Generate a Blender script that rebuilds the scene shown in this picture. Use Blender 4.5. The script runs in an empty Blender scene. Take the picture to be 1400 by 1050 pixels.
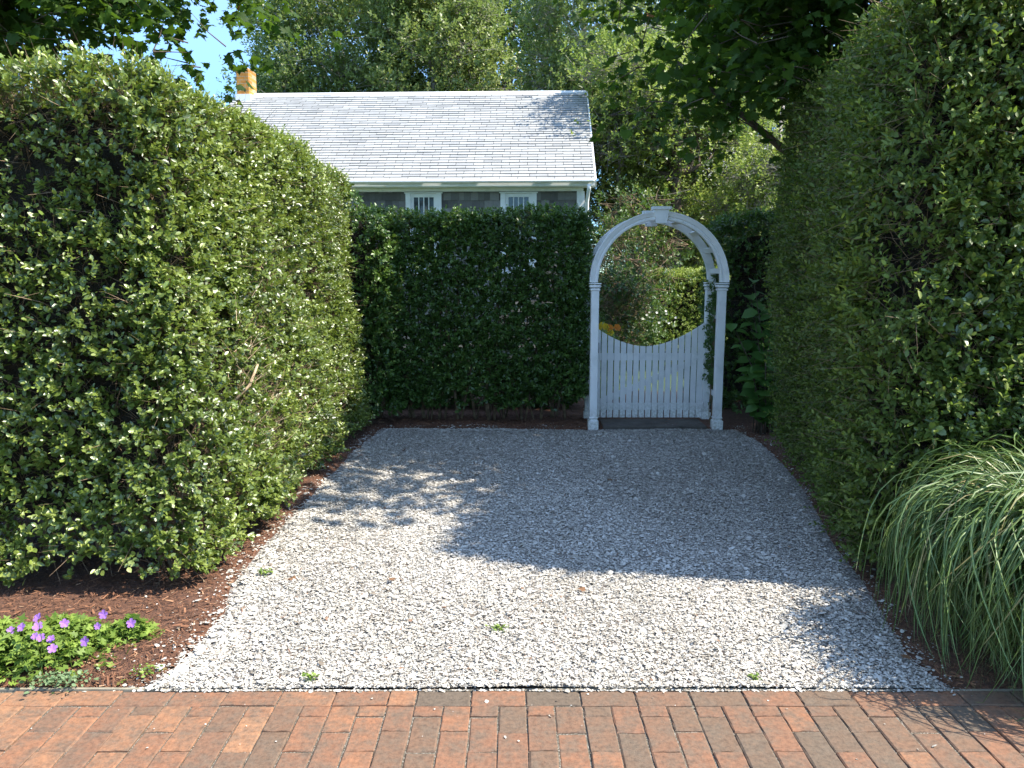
import bpy, math, random
import numpy as np
from mathutils import Vector, Matrix

rng = np.random.default_rng(11)
random.seed(5)
scene = bpy.context.scene
COL = scene.collection
R = math.radians

# ------------------------------------------------------------------ camera, sky, sun
PITCH = R(8.3)
CAMH = 1.6
F = 1050.0
cam_d = bpy.data.cameras.new("camera")
cam_d.sensor_width = 36
cam_d.lens = 27
cam_d.clip_start = 0.05
cam_d.clip_end = 500
cam = bpy.data.objects.new("camera", cam_d)
COL.objects.link(cam)
cam.location = (0, 0, CAMH)
cam.rotation_euler = (R(90) - PITCH, 0, 0)
scene.camera = cam

SUN = Vector((0.603, -0.125, 0.788)).normalized()
w = bpy.data.worlds.new("World")
scene.world = w
w.use_nodes = True
nt = w.node_tree
sky = nt.nodes.new("ShaderNodeTexSky")
sky.sky_type = 'NISHITA'
sky.sun_disc = False
sky.sun_elevation = math.asin(SUN.z)
sky.sun_rotation = math.atan2(SUN.x, SUN.y)
sky.air_density = 0.85
sky.dust_density = 0.0
sky.ozone_density = 2.0
# deeper blue towards the horizon, brighter overhead
_tc = nt.nodes.new("ShaderNodeTexCoord"); _sx = nt.nodes.new("ShaderNodeSeparateXYZ")
nt.links.new(_tc.outputs['Generated'], _sx.inputs[0])
_mr = nt.nodes.new("ShaderNodeMapRange"); _mr.inputs[1].default_value = .15; _mr.inputs[2].default_value = .65
nt.links.new(_sx.outputs['Z'], _mr.inputs[0])
_g = nt.nodes.new("ShaderNodeMix"); _g.data_type = 'RGBA'
_g.inputs[6].default_value = (.36, .54, .66, 1); _g.inputs[7].default_value = (1.75, 1.50, 1.30, 1)
nt.links.new(_mr.outputs[0], _g.inputs[0])
_m = nt.nodes.new("ShaderNodeMix"); _m.data_type = 'RGBA'; _m.blend_type = 'MULTIPLY'; _m.inputs[0].default_value = 1
nt.links.new(sky.outputs[0], _m.inputs[6]); nt.links.new(_g.outputs[2], _m.inputs[7])
nt.links.new(_m.outputs[2], nt.nodes["Background"].inputs[0])
nt.nodes["Background"].inputs[1].default_value = 0.15

sd = bpy.data.lights.new("sun", 'SUN')
sd.energy = 3.5
sd.angle = R(0.5)
sd.color = (1.0, 0.935, 0.82)
so = bpy.data.objects.new("sun", sd)
COL.objects.link(so)
so.rotation_euler = (-SUN).to_track_quat('-Z', 'Y').to_euler()
so.location = (5, -1, 12)

scene.view_settings.view_transform = 'Standard'
scene.view_settings.look = 'None'
scene.view_settings.gamma = 1
scene.view_settings.exposure = 1.72
scene.cycles.max_bounces = 8
scene.cycles.diffuse_bounces = 4
scene.cycles.glossy_bounces = 2
scene.cycles.transmission_bounces = 4
scene.cycles.transparent_max_bounces = 4


def ray(px, py):
    a = (px - 700) / F
    b = (525 - py) / F
    c, s = math.cos(PITCH), math.sin(PITCH)
    return a, c + b * s, -s + b * c


def G(px, py, z=0.0):
    x, y, q = ray(px, py)
    t = (z - CAMH) / q
    return x * t, y * t


def at(px, py, Y):
    x, y, q = ray(px, py)
    t = Y / y
    return Vector((x * t, Y, CAMH + q * t))


# ------------------------------------------------------------------ object helpers
def tag(o, label=None, cat=None, group=None, kind=None):
    if label: o['label'] = label
    if cat: o['category'] = cat
    if group: o['group'] = group
    if kind: o['kind'] = kind
    return o


def empty(name, loc, label, cat, group=None):
    o = bpy.data.objects.new(name, None)
    COL.objects.link(o)
    o.location = loc
    o.empty_display_size = 0.2
    return tag(o, label, cat, group)


def link(name, me, mat, parent=None):
    o = bpy.data.objects.new(name, me)
    COL.objects.link(o)
    if mat: me.materials.append(mat)
    if parent:
        o.parent = parent
        # geometry is written in world coordinates: undo the thing's own placement
        if parent.parent is None:
            o.matrix_parent_inverse = Matrix.Translation(parent.location).inverted()
    return o


def npmesh(name, V, faces_idx, sizes, attrs=None, smooth=False):
    """V (n,3); faces_idx flat vertex indices; sizes per-face corner counts"""
    me = bpy.data.meshes.new(name)
    me.vertices.add(len(V))
    me.vertices.foreach_set('co', np.ascontiguousarray(V, dtype=np.float32).ravel())
    me.loops.add(len(faces_idx))
    me.loops.foreach_set('vertex_index', np.ascontiguousarray(faces_idx, dtype=np.int32))
    me.polygons.add(len(sizes))
    st = np.concatenate([[0], np.cumsum(sizes)[:-1]]).astype(np.int32)
    me.polygons.foreach_set('loop_start', st)
    me.polygons.foreach_set('loop_total', np.asarray(sizes, dtype=np.int32))
    if smooth:
        me.polygons.foreach_set('use_smooth', np.ones(len(sizes), dtype=bool))
    for k, a in (attrs or {}).items():
        at_ = me.attributes.new(k, 'FLOAT', 'POINT')
        at_.data.foreach_set('value', np.ascontiguousarray(a, dtype=np.float32))
    me.update(calc_edges=True)
    return me


def inst(V, tmpl_faces, N, m):
    """template faces replicated N times, m verts each"""
    flat = np.concatenate([np.array(f) for f in tmpl_faces])
    sizes = np.array([len(f) for f in tmpl_faces])
    off = (np.arange(N) * m)[:, None]
    return (flat[None, :] + off).ravel(), np.tile(sizes, N)


def unit(a):
    return a / np.maximum(np.linalg.norm(a, axis=-1, keepdims=True), 1e-9)


class MB:
    def __init__(self):
        self.v = []
        self.f = []

    def add(self, vs, fs):
        b = len(self.v)
        self.v += [tuple(v) for v in vs]
        self.f += [tuple(b + i for i in f) for f in fs]

    def box(self, c, s, rz=0.0, ch=0.0, M=None):
        x, y, z = s[0] / 2, s[1] / 2, s[2] / 2
        k = min(ch, x * .9, y * .9, z * .9)
        vs = []
        fs = []
        if k <= 0:
            vs = [(-x, -y, -z), (x, -y, -z), (x, y, -z), (-x, y, -z), (-x, -y, z), (x, -y, z), (x, y, z), (-x, y, z)]
            fs = [(0, 3, 2, 1), (4, 5, 6, 7), (0, 1, 5, 4), (1, 2, 6, 5), (2, 3, 7, 6), (3, 0, 4, 7)]
        else:
            idx = {}
            for a in (-1, 1):
                for b in (-1, 1):
                    for d in (-1, 1):
                        for ax in range(3):
                            p = [a * (x - k), b * (y - k), d * (z - k)]
                            p[ax] = (a * x, b * y, d * z)[ax]
                            idx[(a, b, d, ax)] = len(vs)
                            vs.append(tuple(p))
            def I(a, b, d, ax): return idx[(a, b, d, ax)]
            for s_ in (-1, 1):
                q = [I(s_, -1, -1, 0), I(s_, 1, -1, 0), I(s_, 1, 1, 0), I(s_, -1, 1, 0)]
                fs.append(tuple(q if s_ > 0 else q[::-1]))
                q = [I(-1, s_, -1, 1), I(1, s_, -1, 1), I(1, s_, 1, 1), I(-1, s_, 1, 1)]
                fs.append(tuple(q[::-1] if s_ > 0 else q))
                q = [I(-1, -1, s_, 2), I(1, -1, s_, 2), I(1, 1, s_, 2), I(-1, 1, s_, 2)]
                fs.append(tuple(q if s_ > 0 else q[::-1]))
            for a in (-1, 1):
                for b in (-1, 1):
                    fs.append((I(a, b, -1, 0), I(a, b, 1, 0), I(a, b, 1, 1), I(a, b, -1, 1)))
                    fs.append((I(a, -1, b, 0), I(a, 1, b, 0), I(a, 1, b, 2), I(a, -1, b, 2)))
                    fs.append((I(-1, a, b, 1), I(1, a, b, 1), I(1, a, b, 2), I(-1, a, b, 2)))
                    for d in (-1, 1):
                        fs.append((I(a, b, d, 0), I(a, b, d, 1), I(a, b, d, 2)))
        cr, sr = math.cos(rz), math.sin(rz)
        out = []
        for p in vs:
            if M is not None:
                q = M @ Vector(p)
            else:
                q = (p[0] * cr - p[1] * sr, p[0] * sr + p[1] * cr, p[2])
            out.append((q[0] + c[0], q[1] + c[1], q[2] + c[2]))
        self.add(out, fs)
        return self

    def tube(self, pts, rad, n=6):
        pts = [Vector(p) for p in pts]
        k = len(pts)
        if not hasattr(rad, '__len__'): rad = [rad] * k
        vs = []
        ref = Vector((0.31, 0.2, 0.93))
        for i, p in enumerate(pts):
            d = (pts[min(i + 1, k - 1)] - pts[max(i - 1, 0)])
            if d.length < 1e-9: d = Vector((0, 0, 1))
            d.normalize()
            if abs(d.dot(ref)) > .97: ref = Vector((1, 0, 0))
            a = d.cross(ref).normalized()
            b = d.cross(a)
            for j in range(n):
                t = 2 * math.pi * j / n
                vs.append(p + (a * math.cos(t) + b * math.sin(t)) * rad[i])
        fs = []
        for i in range(k - 1):
            for j in range(n):
                fs.append((i * n + j, i * n + (j + 1) % n, (i + 1) * n + (j + 1) % n, (i + 1) * n + j))
        fs.append(tuple(range(n))[::-1])
        fs.append(tuple((k - 1) * n + j for j in range(n)))
        self.add(vs, fs)
        return self

    def build(self, name, mat, parent=None, smooth=False):
        me = bpy.data.meshes.new(name)
        me.from_pydata(self.v, [], self.f)
        if smooth:
            for p in me.polygons: p.use_smooth = True
        me.update()
        return link(name, me, mat, parent)


# ------------------------------------------------------------------ materials
def newmat(name):
    m = bpy.data.materials.new(name)
    m.use_nodes = True
    t = m.node_tree
    return m, t, t.nodes["Principled BSDF"]


def nd(t, typ, **kw):
    n = t.nodes.new(typ)
    for k, v in kw.items():
        if k.startswith('i_'):
            n.inputs[k[2:].replace('_', ' ')].default_value = v
        else:
            setattr(n, k, v)
    return n


def ramp(t, fac, stops, interp='LINEAR'):
    r = t.nodes.new("ShaderNodeValToRGB")
    r.color_ramp.interpolation = interp
    while len(r.color_ramp.elements) > 1: r.color_ramp.elements.remove(r.color_ramp.elements[-1])
    r.color_ramp.elements[0].position = stops[0][0]
    r.color_ramp.elements[0].color = (*stops[0][1], 1)
    for p, c in stops[1:]:
        e = r.color_ramp.elements.new(p)
        e.color = (*c, 1)
    t.links.new(fac, r.inputs[0])
    return r.outputs[0]


def attr(t, name):
    return nd(t, "ShaderNodeAttribute", attribute_name=name).outputs['Fac']


def noise(t, scale, detail=4, rough=.6, coord='Object', dist=0.0, vec=None):
    n = nd(t, "ShaderNodeTexNoise")
    n.inputs['Scale'].default_value = scale
    n.inputs['Detail'].default_value = detail
    n.inputs['Roughness'].default_value = rough
    n.inputs['Distortion'].default_value = dist
    if vec is None:
        vec = nd(t, "ShaderNodeTexCoord").outputs[coord]
    t.links.new(vec, n.inputs['Vector'])
    return n.outputs['Fac']


def mix(t, fac, a, b, mode='MIX'):
    m = nd(t, "ShaderNodeMix", data_type='RGBA', blend_type=mode)
    for i, v in ((0, fac), (6, a), (7, b)):
        if isinstance(v, (int, float)): m.inputs[i].default_value = v
        elif isinstance(v, tuple): m.inputs[i].default_value = (*v, 1)
        else: t.links.new(v, m.inputs[i])
    return m.outputs[2]


def bump(t, b, h, strength=.3, dist=.01):
    n = nd(t, "ShaderNodeBump")
    n.inputs['Strength'].default_value = strength
    n.inputs['Distance'].default_value = dist
    t.links.new(h, n.inputs['Height'])
    t.links.new(n.outputs[0], b.inputs['Normal'])


def leafmat(name, stops, trans=.3, rough=.42, spec=.5, tcol=(.22, .38, .04), under=1.35):
    m, t, b = newmat(name)
    c = ramp(t, attr(t, 'tone'), stops)
    bf = nd(t, "ShaderNodeNewGeometry").outputs['Backfacing']
    cu = mix(t, 1.0, c, (under * .95, under, under * 1.0), 'MULTIPLY')
    c2 = mix(t, bf, c, cu)
    t.links.new(c2, b.inputs['Base Color'])
    b.inputs['Roughness'].default_value = rough
    b.inputs['Specular IOR Level'].default_value = spec
    tr = nd(t, "ShaderNodeBsdfTranslucent")
    tc = mix(t, .55, c, tcol)
    t.links.new(tc, tr.inputs[0])
    ms = nd(t, "ShaderNodeMixShader")
    ms.inputs[0].default_value = trans
    t.links.new(b.outputs[0], ms.inputs[1])
    t.links.new(tr.outputs[0], ms.inputs[2])
    t.links.new(ms.outputs[0], t.nodes["Material Output"].inputs[0])
    return m


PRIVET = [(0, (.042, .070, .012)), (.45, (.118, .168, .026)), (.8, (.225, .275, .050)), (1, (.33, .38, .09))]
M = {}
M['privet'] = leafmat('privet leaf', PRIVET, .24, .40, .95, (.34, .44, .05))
M['privet_shaded'] = leafmat('privet leaf shaded', [(0, (.034, .070, .014)), (.6, (.070, .132, .026)), (1, (.14, .22, .045))], .22, .4, .5)  # darker copy of the privet leaf, shade of the hedges put into its colour
M['yew'] = leafmat('fine leaf', [(0, (.055, .080, .016)), (.6, (.112, .152, .028)), (1, (.23, .27, .05))], .28, .5, .4)
M['maple'] = leafmat('maple leaf', [(0, (.024, .050, .009)), (.7, (.044, .082, .013)), (.96, (.07, .12, .018)), (1, (.20, .07, .02))], .38, .6, .18, (.13, .24, .015))
M['poplar'] = leafmat('poplar leaf', [(0, (.08, .12, .035)), (.6, (.16, .205, .06)), (1, (.29, .32, .10))], .42, .4, .6, (.25, .36, .07))
M['lime'] = leafmat('light leaf', [(0, (.08, .13, .025)), (.6, (.18, .24, .05)), (1, (.30, .34, .08))], .42, .45, .5, (.34, .45, .07))
M['shade_leaf'] = leafmat('garden leaf', [(0, (.035, .07, .02)), (.7, (.08, .125, .035)), (1, (.15, .21, .06))], .25, .45, .5)
M['broad'] = leafmat('broad leaf', [(0, (.045, .12, .025)), (1, (.10, .21, .045))], .3, .5, .4)
M['geranium'] = leafmat('geranium leaf', [(0, (.09, .15, .02)), (1, (.25, .34, .06))], .3, .55, .4)
M['sedum'] = leafmat('grey green leaf', [(0, (.10, .16, .07)), (1, (.20, .27, .13))], .2, .6, .3)

m, t, b = newmat('bark')
c = ramp(t, noise(t, 14, 5), [(.3, (.045, .032, .022)), (.7, (.14, .105, .075))])
t.links.new(c, b.inputs['Base Color']); b.inputs['Roughness'].default_value = .9
bump(t, b, noise(t, 40, 4), .5, .01); M['bark'] = m
m, t, b = newmat('pale bark')
c = ramp(t, noise(t, 9, 5), [(.35, (.12, .10, .08)), (.55, (.32, .29, .25)), (.75, (.42, .39, .35))])
t.links.new(c, b.inputs['Base Color']); b.inputs['Roughness'].default_value = .85; M['palebark'] = m
m, t, b = newmat('twig')
c = ramp(t, noise(t, 20, 3), [(.3, (.10, .065, .038)), (.7, (.30, .21, .125))])
t.links.new(c, b.inputs['Base Color']); b.inputs['Roughness'].default_value = .85; M['twig'] = m
m, t, b = newmat('bare twig')
c = ramp(t, noise(t, 20, 3), [(.3, (.24, .16, .09)), (.7, (.50, .38, .24))])
t.links.new(c, b.inputs['Base Color']); b.inputs['Roughness'].default_value = .85; M['bare'] = m
m, t, b = newmat('light blocking hedge core')  # near-black colour for blocks added inside hedges so gaps read as shade
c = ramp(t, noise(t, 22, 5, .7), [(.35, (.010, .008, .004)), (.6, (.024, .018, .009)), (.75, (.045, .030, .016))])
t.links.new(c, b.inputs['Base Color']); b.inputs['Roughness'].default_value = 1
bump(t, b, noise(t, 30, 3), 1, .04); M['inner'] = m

m, t, b = newmat('white paint')
c = ramp(t, noise(t, 6, 6, .65), [(.3, (.70, .71, .69)), (.5, (.82, .82, .81)), (.8, (.85, .85, .84))])
_ge = nd(t, "ShaderNodeNewGeometry"); _sp = nd(t, "ShaderNodeSeparateXYZ"); t.links.new(_ge.outputs['Position'], _sp.inputs[0])
_mr = nd(t, "ShaderNodeMapRange"); _mr.inputs[1].default_value = .28; _mr.inputs[2].default_value = 0.0
t.links.new(_sp.outputs['Z'], _mr.inputs[0])
_mm = nd(t, "ShaderNodeMath", operation='MULTIPLY'); t.links.new(_mr.outputs[0], _mm.inputs[0])
_nz = ramp(t, noise(t, 38, 5, .7), [(.42, (0, 0, 0)), (.62, (.8, .8, .8))]); t.links.new(_nz, _mm.inputs[1])
c = mix(t, _mm.outputs[0], c, (.30, .28, .22))
t.links.new(c, b.inputs['Base Color']); b.inputs['Roughness'].default_value = .42
bump(t, b, noise(t, 60, 3), .12, .002); M['paint'] = m

m, t, b = newmat('shell')
a = attr(t, 'tone')
c = ramp(t, a, [(0, (.09, .07, .055)), (.10, (.22, .18, .135)), (.2, (.34, .31, .26)), (.45, (.46, .425, .36)), (.8, (.57, .535, .475)), (.97, (.65, .625, .575)), (1, (.22, .13, .08))])
c = mix(t, .55, c, ramp(t, noise(t, 130, 3), [(.3, (.45, .43, .40)), (.6, (1, 1, 1))]), 'MULTIPLY')
t.links.new(c, b.inputs['Base Color']); b.inputs['Roughness'].default_value = .62; b.inputs['Specular IOR Level'].default_value = .35
M['shell'] = m
m, t, b = newmat('shell bed')
c = ramp(t, noise(t, 90, 5, .7), [(.35, (.10, .085, .07)), (.55, (.30, .28, .25)), (.7, (.55, .53, .50))])
t.links.new(c, b.inputs['Base Color']); b.inputs['Roughness'].default_value = .95
bump(t, b, noise(t, 120, 4), .8, .01); M['shellbed'] = m
m, t, b = newmat('mulch bed')
c = ramp(t, noise(t, 45, 6, .75), [(.3, (.040, .022, .014)), (.5, (.13, .058, .032)), (.7, (.24, .115, .062))])
t.links.new(c, b.inputs['Base Color']); b.inputs['Roughness'].default_value = .97
bump(t, b, noise(t, 70, 5, .7), 1, .02); M['mulchbed'] = m
m, t, b = newmat('mulch chip')
c = ramp(t, attr(t, 'tone'), [(0, (.045, .022, .012)), (.5, (.165, .070, .034)), (.85, (.29, .135, .066)), (1, (.40, .26, .15))])
t.links.new(c, b.inputs['Base Color']); b.inputs['Roughness'].default_value = .9; M['chip'] = m

m, t, b = newmat('brick')
a = attr(t, 'tone')
base = ramp(t, a, [(0, (.090, .070, .048)), (.22, (.115, .080, .052)), (.4, (.150, .088, .052)), (.6, (.195, .095, .052)), (.8, (.240, .110, .055)), (1, (.29, .145, .072))])
cb = ramp(t, noise(t, 11, 6, .75), [(.42, (0, 0, 0)), (.62, (1, 1, 1))])
base = mix(t, mix(t, .75, (0, 0, 0), cb), base, (.120, .090, .062))
base = mix(t, .8, base, ramp(t, noise(t, 55, 5, .7), [(.3, (.50, .47, .45)), (.52, (1, 1, 1)), (.75, (1.4, 1.33, 1.28))]), 'MULTIPLY')
sp = ramp(t, noise(t, 210, 2), [(.60, (0, 0, 0)), (.68, (1, 1, 1))])
base = mix(t, mix(t, .35, (0, 0, 0), sp), base, (.05, .035, .028))
t.links.new(base, b.inputs['Base Color']); b.inputs['Roughness'].default_value = .82
bump(t, b, noise(t, 120, 5, .7), .55, .004); M['brick'] = m
m, t, b = newmat('joint sand')
c = ramp(t, noise(t, 160, 4, .7), [(.40, (.035, .030, .020)), (.54, (.13, .11, .08)), (.66, (.40, .37, .32))])
t.links.new(c, b.inputs['Base Color']); b.inputs['Roughness'].default_value = 1; M['joint'] = m

m, t, b = newmat('lawn')
c = ramp(t, noise(t, 6, 6, .7), [(.3, (.045, .085, .02)), (.6, (.09, .15, .035)), (.8, (.13, .18, .05))])
t.links.new(c, b.inputs['Base Color']); b.inputs['Roughness'].default_value = .9
bump(t, b, noise(t, 80, 4), 1, .03); M['lawn'] = m

m, t, b = newmat('weathered board')
c = ramp(t, noise(t, 8, 6, .7), [(.3, (.05, .042, .034)), (.7, (.14, .12, .10))])
t.links.new(c, b.inputs['Base Color']); b.inputs['Roughness'].default_value = .85; M['darkwood'] = m
m, t, b = newmat('edging board')
c = ramp(t, noise(t, 12, 6, .7), [(.3, (.17, .145, .10)), (.7, (.32, .28, .20))])
t.links.new(c, b.inputs['Base Color']); b.inputs['Roughness'].default_value = .85; M['edging'] = m

m, t, b = newmat('roof shingle')
a = attr(t, 'tone')
c = ramp(t, a, [(0, (.25, .253, .25)), (.5, (.32, .32, .31)), (1, (.38, .38, .365))])
c = mix(t, .6, c, ramp(t, noise(t, 3.0, 6, .7), [(.3, (.72, .72, .72)), (.6, (1, 1, 1))]), 'MULTIPLY')
t.links.new(c, b.inputs['Base Color']); b.inputs['Roughness'].default_value = .9
bump(t, b, noise(t, 60, 3), .4, .004); M['roof'] = m
M['felt'] = None
m, t, b = newmat('roof felt'); b.inputs['Base Color'].default_value = (.12, .12, .12, 1); b.inputs['Roughness'].default_value = .95; M['felt'] = m
m, t, b = newmat('wall shingle')
a = attr(t, 'tone')
c = ramp(t, a, [(0, (.10, .095, .09)), (.5, (.17, .16, .15)), (1, (.26, .25, .235))])
c = mix(t, .5, c, ramp(t, noise(t, 20, 5, .7), [(.3, (.6, .6, .6)), (.6, (1, 1, 1))]), 'MULTIPLY')
t.links.new(c, b.inputs['Base Color']); b.inputs['Roughness'].default_value = .9; M['wallshingle'] = m
m, t, b = newmat('chimney brick')
br = nd(t, "ShaderNodeTexBrick")
br.inputs['Scale'].default_value = 1.0
br.inputs['Brick Width'].default_value = .2
br.inputs['Row Height'].default_value = .068
br.inputs['Mortar Size'].default_value = .006
br.inputs['Color1'].default_value = (.48, .19, .035, 1)
br.inputs['Color2'].default_value = (.60, .27, .05, 1)
br.inputs['Mortar'].default_value = (.42, .33, .2, 1)
tc = nd(t, "ShaderNodeTexCoord"); mp = nd(t, "ShaderNodeMapping"); mp.inputs['Rotation'].default_value = (R(90), 0, 0)
t.links.new(tc.outputs['Object'], mp.inputs[0]); t.links.new(mp.outputs[0], br.inputs[0])
c = mix(t, .8, br.outputs[0], ramp(t, noise(t, 9, 5, .7), [(.3, (.55, .5, .4)), (.6, (1, 1, 1))]), 'MULTIPLY')
t.links.new(c, b.inputs['Base Color']); b.inputs['Roughness'].default_value = .9; M['chimney'] = m
m, t, b = newmat('window glass')
b.inputs['Base Color'].default_value = (.025, .03, .035, 1); b.inputs['Roughness'].default_value = .06
b.inputs['Specular IOR Level'].default_value = .8; M['glass'] = m
m, t, b = newmat('metal')
b.inputs['Base Color'].default_value = (.05, .05, .05, 1); b.inputs['Metallic'].default_value = .8; b.inputs['Roughness'].default_value = .5; M['iron'] = m


def flat(name, col, rough=.6, trans=0.0):
    m, t, b = newmat(name)
    c = mix(t, .5, col, ramp(t, noise(t, 80, 3), [(.3, (.75, .75, .75)), (.6, (1, 1, 1))]), 'MULTIPLY')
    t.links.new(c, b.inputs['Base Color'])
    b.inputs['Roughness'].default_value = rough
    if trans:
        tr = nd(t, "ShaderNodeBsdfTranslucent"); tr.inputs[0].default_value = (*col, 1)
        ms = nd(t, "ShaderNodeMixShader"); ms.inputs[0].default_value = trans
        t.links.new(b.outputs[0], ms.inputs[1]); t.links.new(tr.outputs[0], ms.inputs[2])
        t.links.new(ms.outputs[0], t.nodes["Material Output"].inputs[0])
    return m


M['purple'] = flat('purple petal', (.42, .19, .60), .6, .35)
M['yellow'] = flat('yellow petal', (.75, .52, .03), .6, .3)
M['orange'] = flat('orange petal', (.75, .25, .03), .6, .3)
M['whitepetal'] = flat('white petal', (.75, .75, .7), .6, .3)
M['deadleaf'] = flat('dry leaf', (.20, .10, .045), .8, .2)
m, t, b = newmat('grass blade')
c = ramp(t, attr(t, 'tone'), [(0, (.028, .068, .008)), (.55, (.052, .110, .014)), (.85, (.09, .155, .025)), (1, (.36, .30, .15))])
c = mix(t, ramp(t, attr(t, 'rib'), [(.6, (0, 0, 0)), (.85, (1, 1, 1))]), c, (.27, .35, .14))
t.links.new(c, b.inputs['Base Color']); b.inputs['Roughness'].default_value = .45
tr = nd(t, "ShaderNodeBsdfTranslucent"); t.links.new(c, tr.inputs[0])
ms = nd(t, "ShaderNodeMixShader"); ms.inputs[0].default_value = .25
t.links.new(b.outputs[0], ms.inputs[1]); t.links.new(tr.outputs[0], ms.inputs[2])
t.links.new(ms.outputs[0], t.nodes["Material Output"].inputs[0]); M['blade'] = m

# ------------------------------------------------------------------ leaf machinery
T_LEAF = (np.array([(0, 0, 0), (.33, .27, .05), (.72, .23, .02), (1, 0, -.09), (.72, -.23, .02), (.33, -.27, .05), (.5, 0, -.03)]),
          [(0, 6, 2, 1), (6, 3, 2), (0, 5, 4, 6), (6, 4, 3)])
T_FINE = (np.array([(0, 0, 0), (.5, .17, .02), (1, 0, -.06), (.5, -.17, .02)]), [(0, 3, 2, 1)])
T_DIAM = (np.array([(0, 0, 0), (.5, .30, .06), (1, 0, -.08), (.5, -.30, .06)]), [(0, 3, 2), (0, 2, 1)])
_mp = [(0, 0), (.06, .20), (-.02, .42), (.17, .36), (.30, .56), (.40, .40), (.60, .50), (.56, .27), (.72, .22), (.74, .10), (1.0, 0)]
_mv = _mp + [(x, -y) for x, y in _mp[1:-1]][::-1]
_mv3 = [(x, y, .05 * math.cos(6 * y) - .12 * x * x - .25 * y * y) for x, y in _mv] + [(.42, 0, .0)]
_n = len(_mv)
T_MAPLE = (np.array(_mv3), [(_n, (i + 1) % _n, i) for i in range(_n)])


def leaf_mesh(name, P, D, Nn, S, tmpl, tone):
    T, Fc = tmpl
    D = unit(D)
    Z = unit(Nn - (Nn * D).sum(1, keepdims=True) * D)
    Y = np.cross(Z, D)
    n, mm = len(P), len(T)
    wv = (0.8 + .45 * rng.random(n))[:, None, None]
    cz = (rng.random(n) * 2.2)[:, None, None]
    V = P[:, None, :] + S[:, None, None] * (T[None, :, 0:1] * D[:, None, :] + T[None, :, 1:2] * wv * Y[:, None, :] + T[None, :, 2:3] * cz * Z[:, None, :])
    fi, sz = inst(None, Fc, n, mm)
    return npmesh(name, V.reshape(-1, 3), fi, sz, {'tone': np.repeat(tone, mm)})


def lown(P, f, seed):
    r = np.random.default_rng(seed)
    o = np.zeros(len(P))
    for k in range(6):
        d = unit(r.normal(size=3)) * f * (0.6 + r.random() * 1.2)
        o += np.sin(P @ d + r.random() * 6.28)
    return o / 6 * 1.6


def sprigs(P, A, K, length, lsize, tone0, droop=0.0, up=.5, nw=.75):
    """leaf pairs along a shoot. P base, A axis"""
    n = len(P)
    A = unit(A)
    ref = np.where(np.abs(A[:, 2:3]) < .9, np.array([[0, 0, 1.0]]), np.array([[1.0, 0, 0]]))
    U = unit(np.cross(A, ref)); W = np.cross(A, U)
    k = np.arange(K)
    tt = ((k // 2) + 1) / (K // 2 + .5)
    L = length * (0.6 + .8 * rng.random(n))
    ph = rng.random(n)[:, None] * 6.28 + (k // 2)[None, :] * 1.65 + (k % 2)[None, :] * math.pi + rng.normal(size=(n, K)) * .35
    lat = np.cos(ph)[..., None] * U[:, None, :] + np.sin(ph)[..., None] * W[:, None, :]
    Pk = P[:, None, :] + A[:, None, :] * (L[:, None] * tt[None, :])[..., None]
    Pk = Pk + rng.normal(size=Pk.shape) * .004
    Pk[..., 2] -= droop * tt[None, :] ** 2 * L[:, None]
    mixa = (.35 + .5 * tt)[None, :, None]
    D = A[:, None, :] * mixa + lat * (1 - mixa * .5) + rng.normal(size=Pk.shape) * .18
    N = A[:, None, :] * nw + np.array([0, 0, up]) - lat * .15 + rng.normal(size=Pk.shape) * .3
    S = lsize * (1.12 - .45 * tt)[None, :] * (.58 + .80 * rng.random((n, K)))
    tone = np.clip(tone0[:, None] + .28 * (tt[None, :] - .5) + rng.normal(size=(n, K)) * .10, 0, 1)
    return Pk.reshape(-1, 3), D.reshape(-1, 3), N.reshape(-1, 3), S.ravel(), tone.ravel()


def cat(parts):
    return [np.concatenate([p[i] for p in parts]) for i in range(len(parts[0]))]


def box_surface(x0, x1, y0, y1, z0, z1, per_m2, faces, r, depth, lump=.06, seed=1):
    """points on a rounded box; returns pos, outward normal, depth fraction"""
    Ps, Ns = [], []
    for f in faces:
        if f in 'FB': area = (x1 - x0) * (z1 - z0)
        elif f in 'LR': area = (y1 - y0) * (z1 - z0)
        else: area = (x1 - x0) * (y1 - y0)
        n = int(area * per_m2)
        u, v = rng.random(n), rng.random(n)
        X = x0 + (x1 - x0) * u; Yy = y0 + (y1 - y0) * (u if f in 'LR' else v); Z = z0 + (z1 - z0) * v
        if f == 'F': P = np.stack([X, np.full(n, y0), Z], 1); N = (0, -1, 0)
        elif f == 'B': P = np.stack([X, np.full(n, y1), Z], 1); N = (0, 1, 0)
        elif f == 'L': P = np.stack([np.full(n, x0), Yy, Z], 1); N = (-1, 0, 0)
        elif f == 'R': P = np.stack([np.full(n, x1), Yy, Z], 1); N = (1, 0, 0)
        else: P = np.stack([X, Yy, np.full(n, z1)], 1); N = (0, 0, 1)
        Ps.append(P)
    P = np.concatenate(Ps)
    lo = np.array([x0 + r, y0 + r, z0 - 5]); hi = np.array([x1 - r, y1 - r, z1 - r])
    hi = np.maximum(hi, lo)
    C = np.clip(P, lo, hi)
    N = unit(P - C)
    P = C + N * r
    lm = lown(P, 3.2, seed) * lump + lown(P, 9, seed + 1) * lump * .45
    d = rng.exponential(1.0, len(P)) * depth
    d = np.minimum(d, depth * 3)
    P = P + N * (lm - d)[:, None]
    return P, N, d / depth


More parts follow.
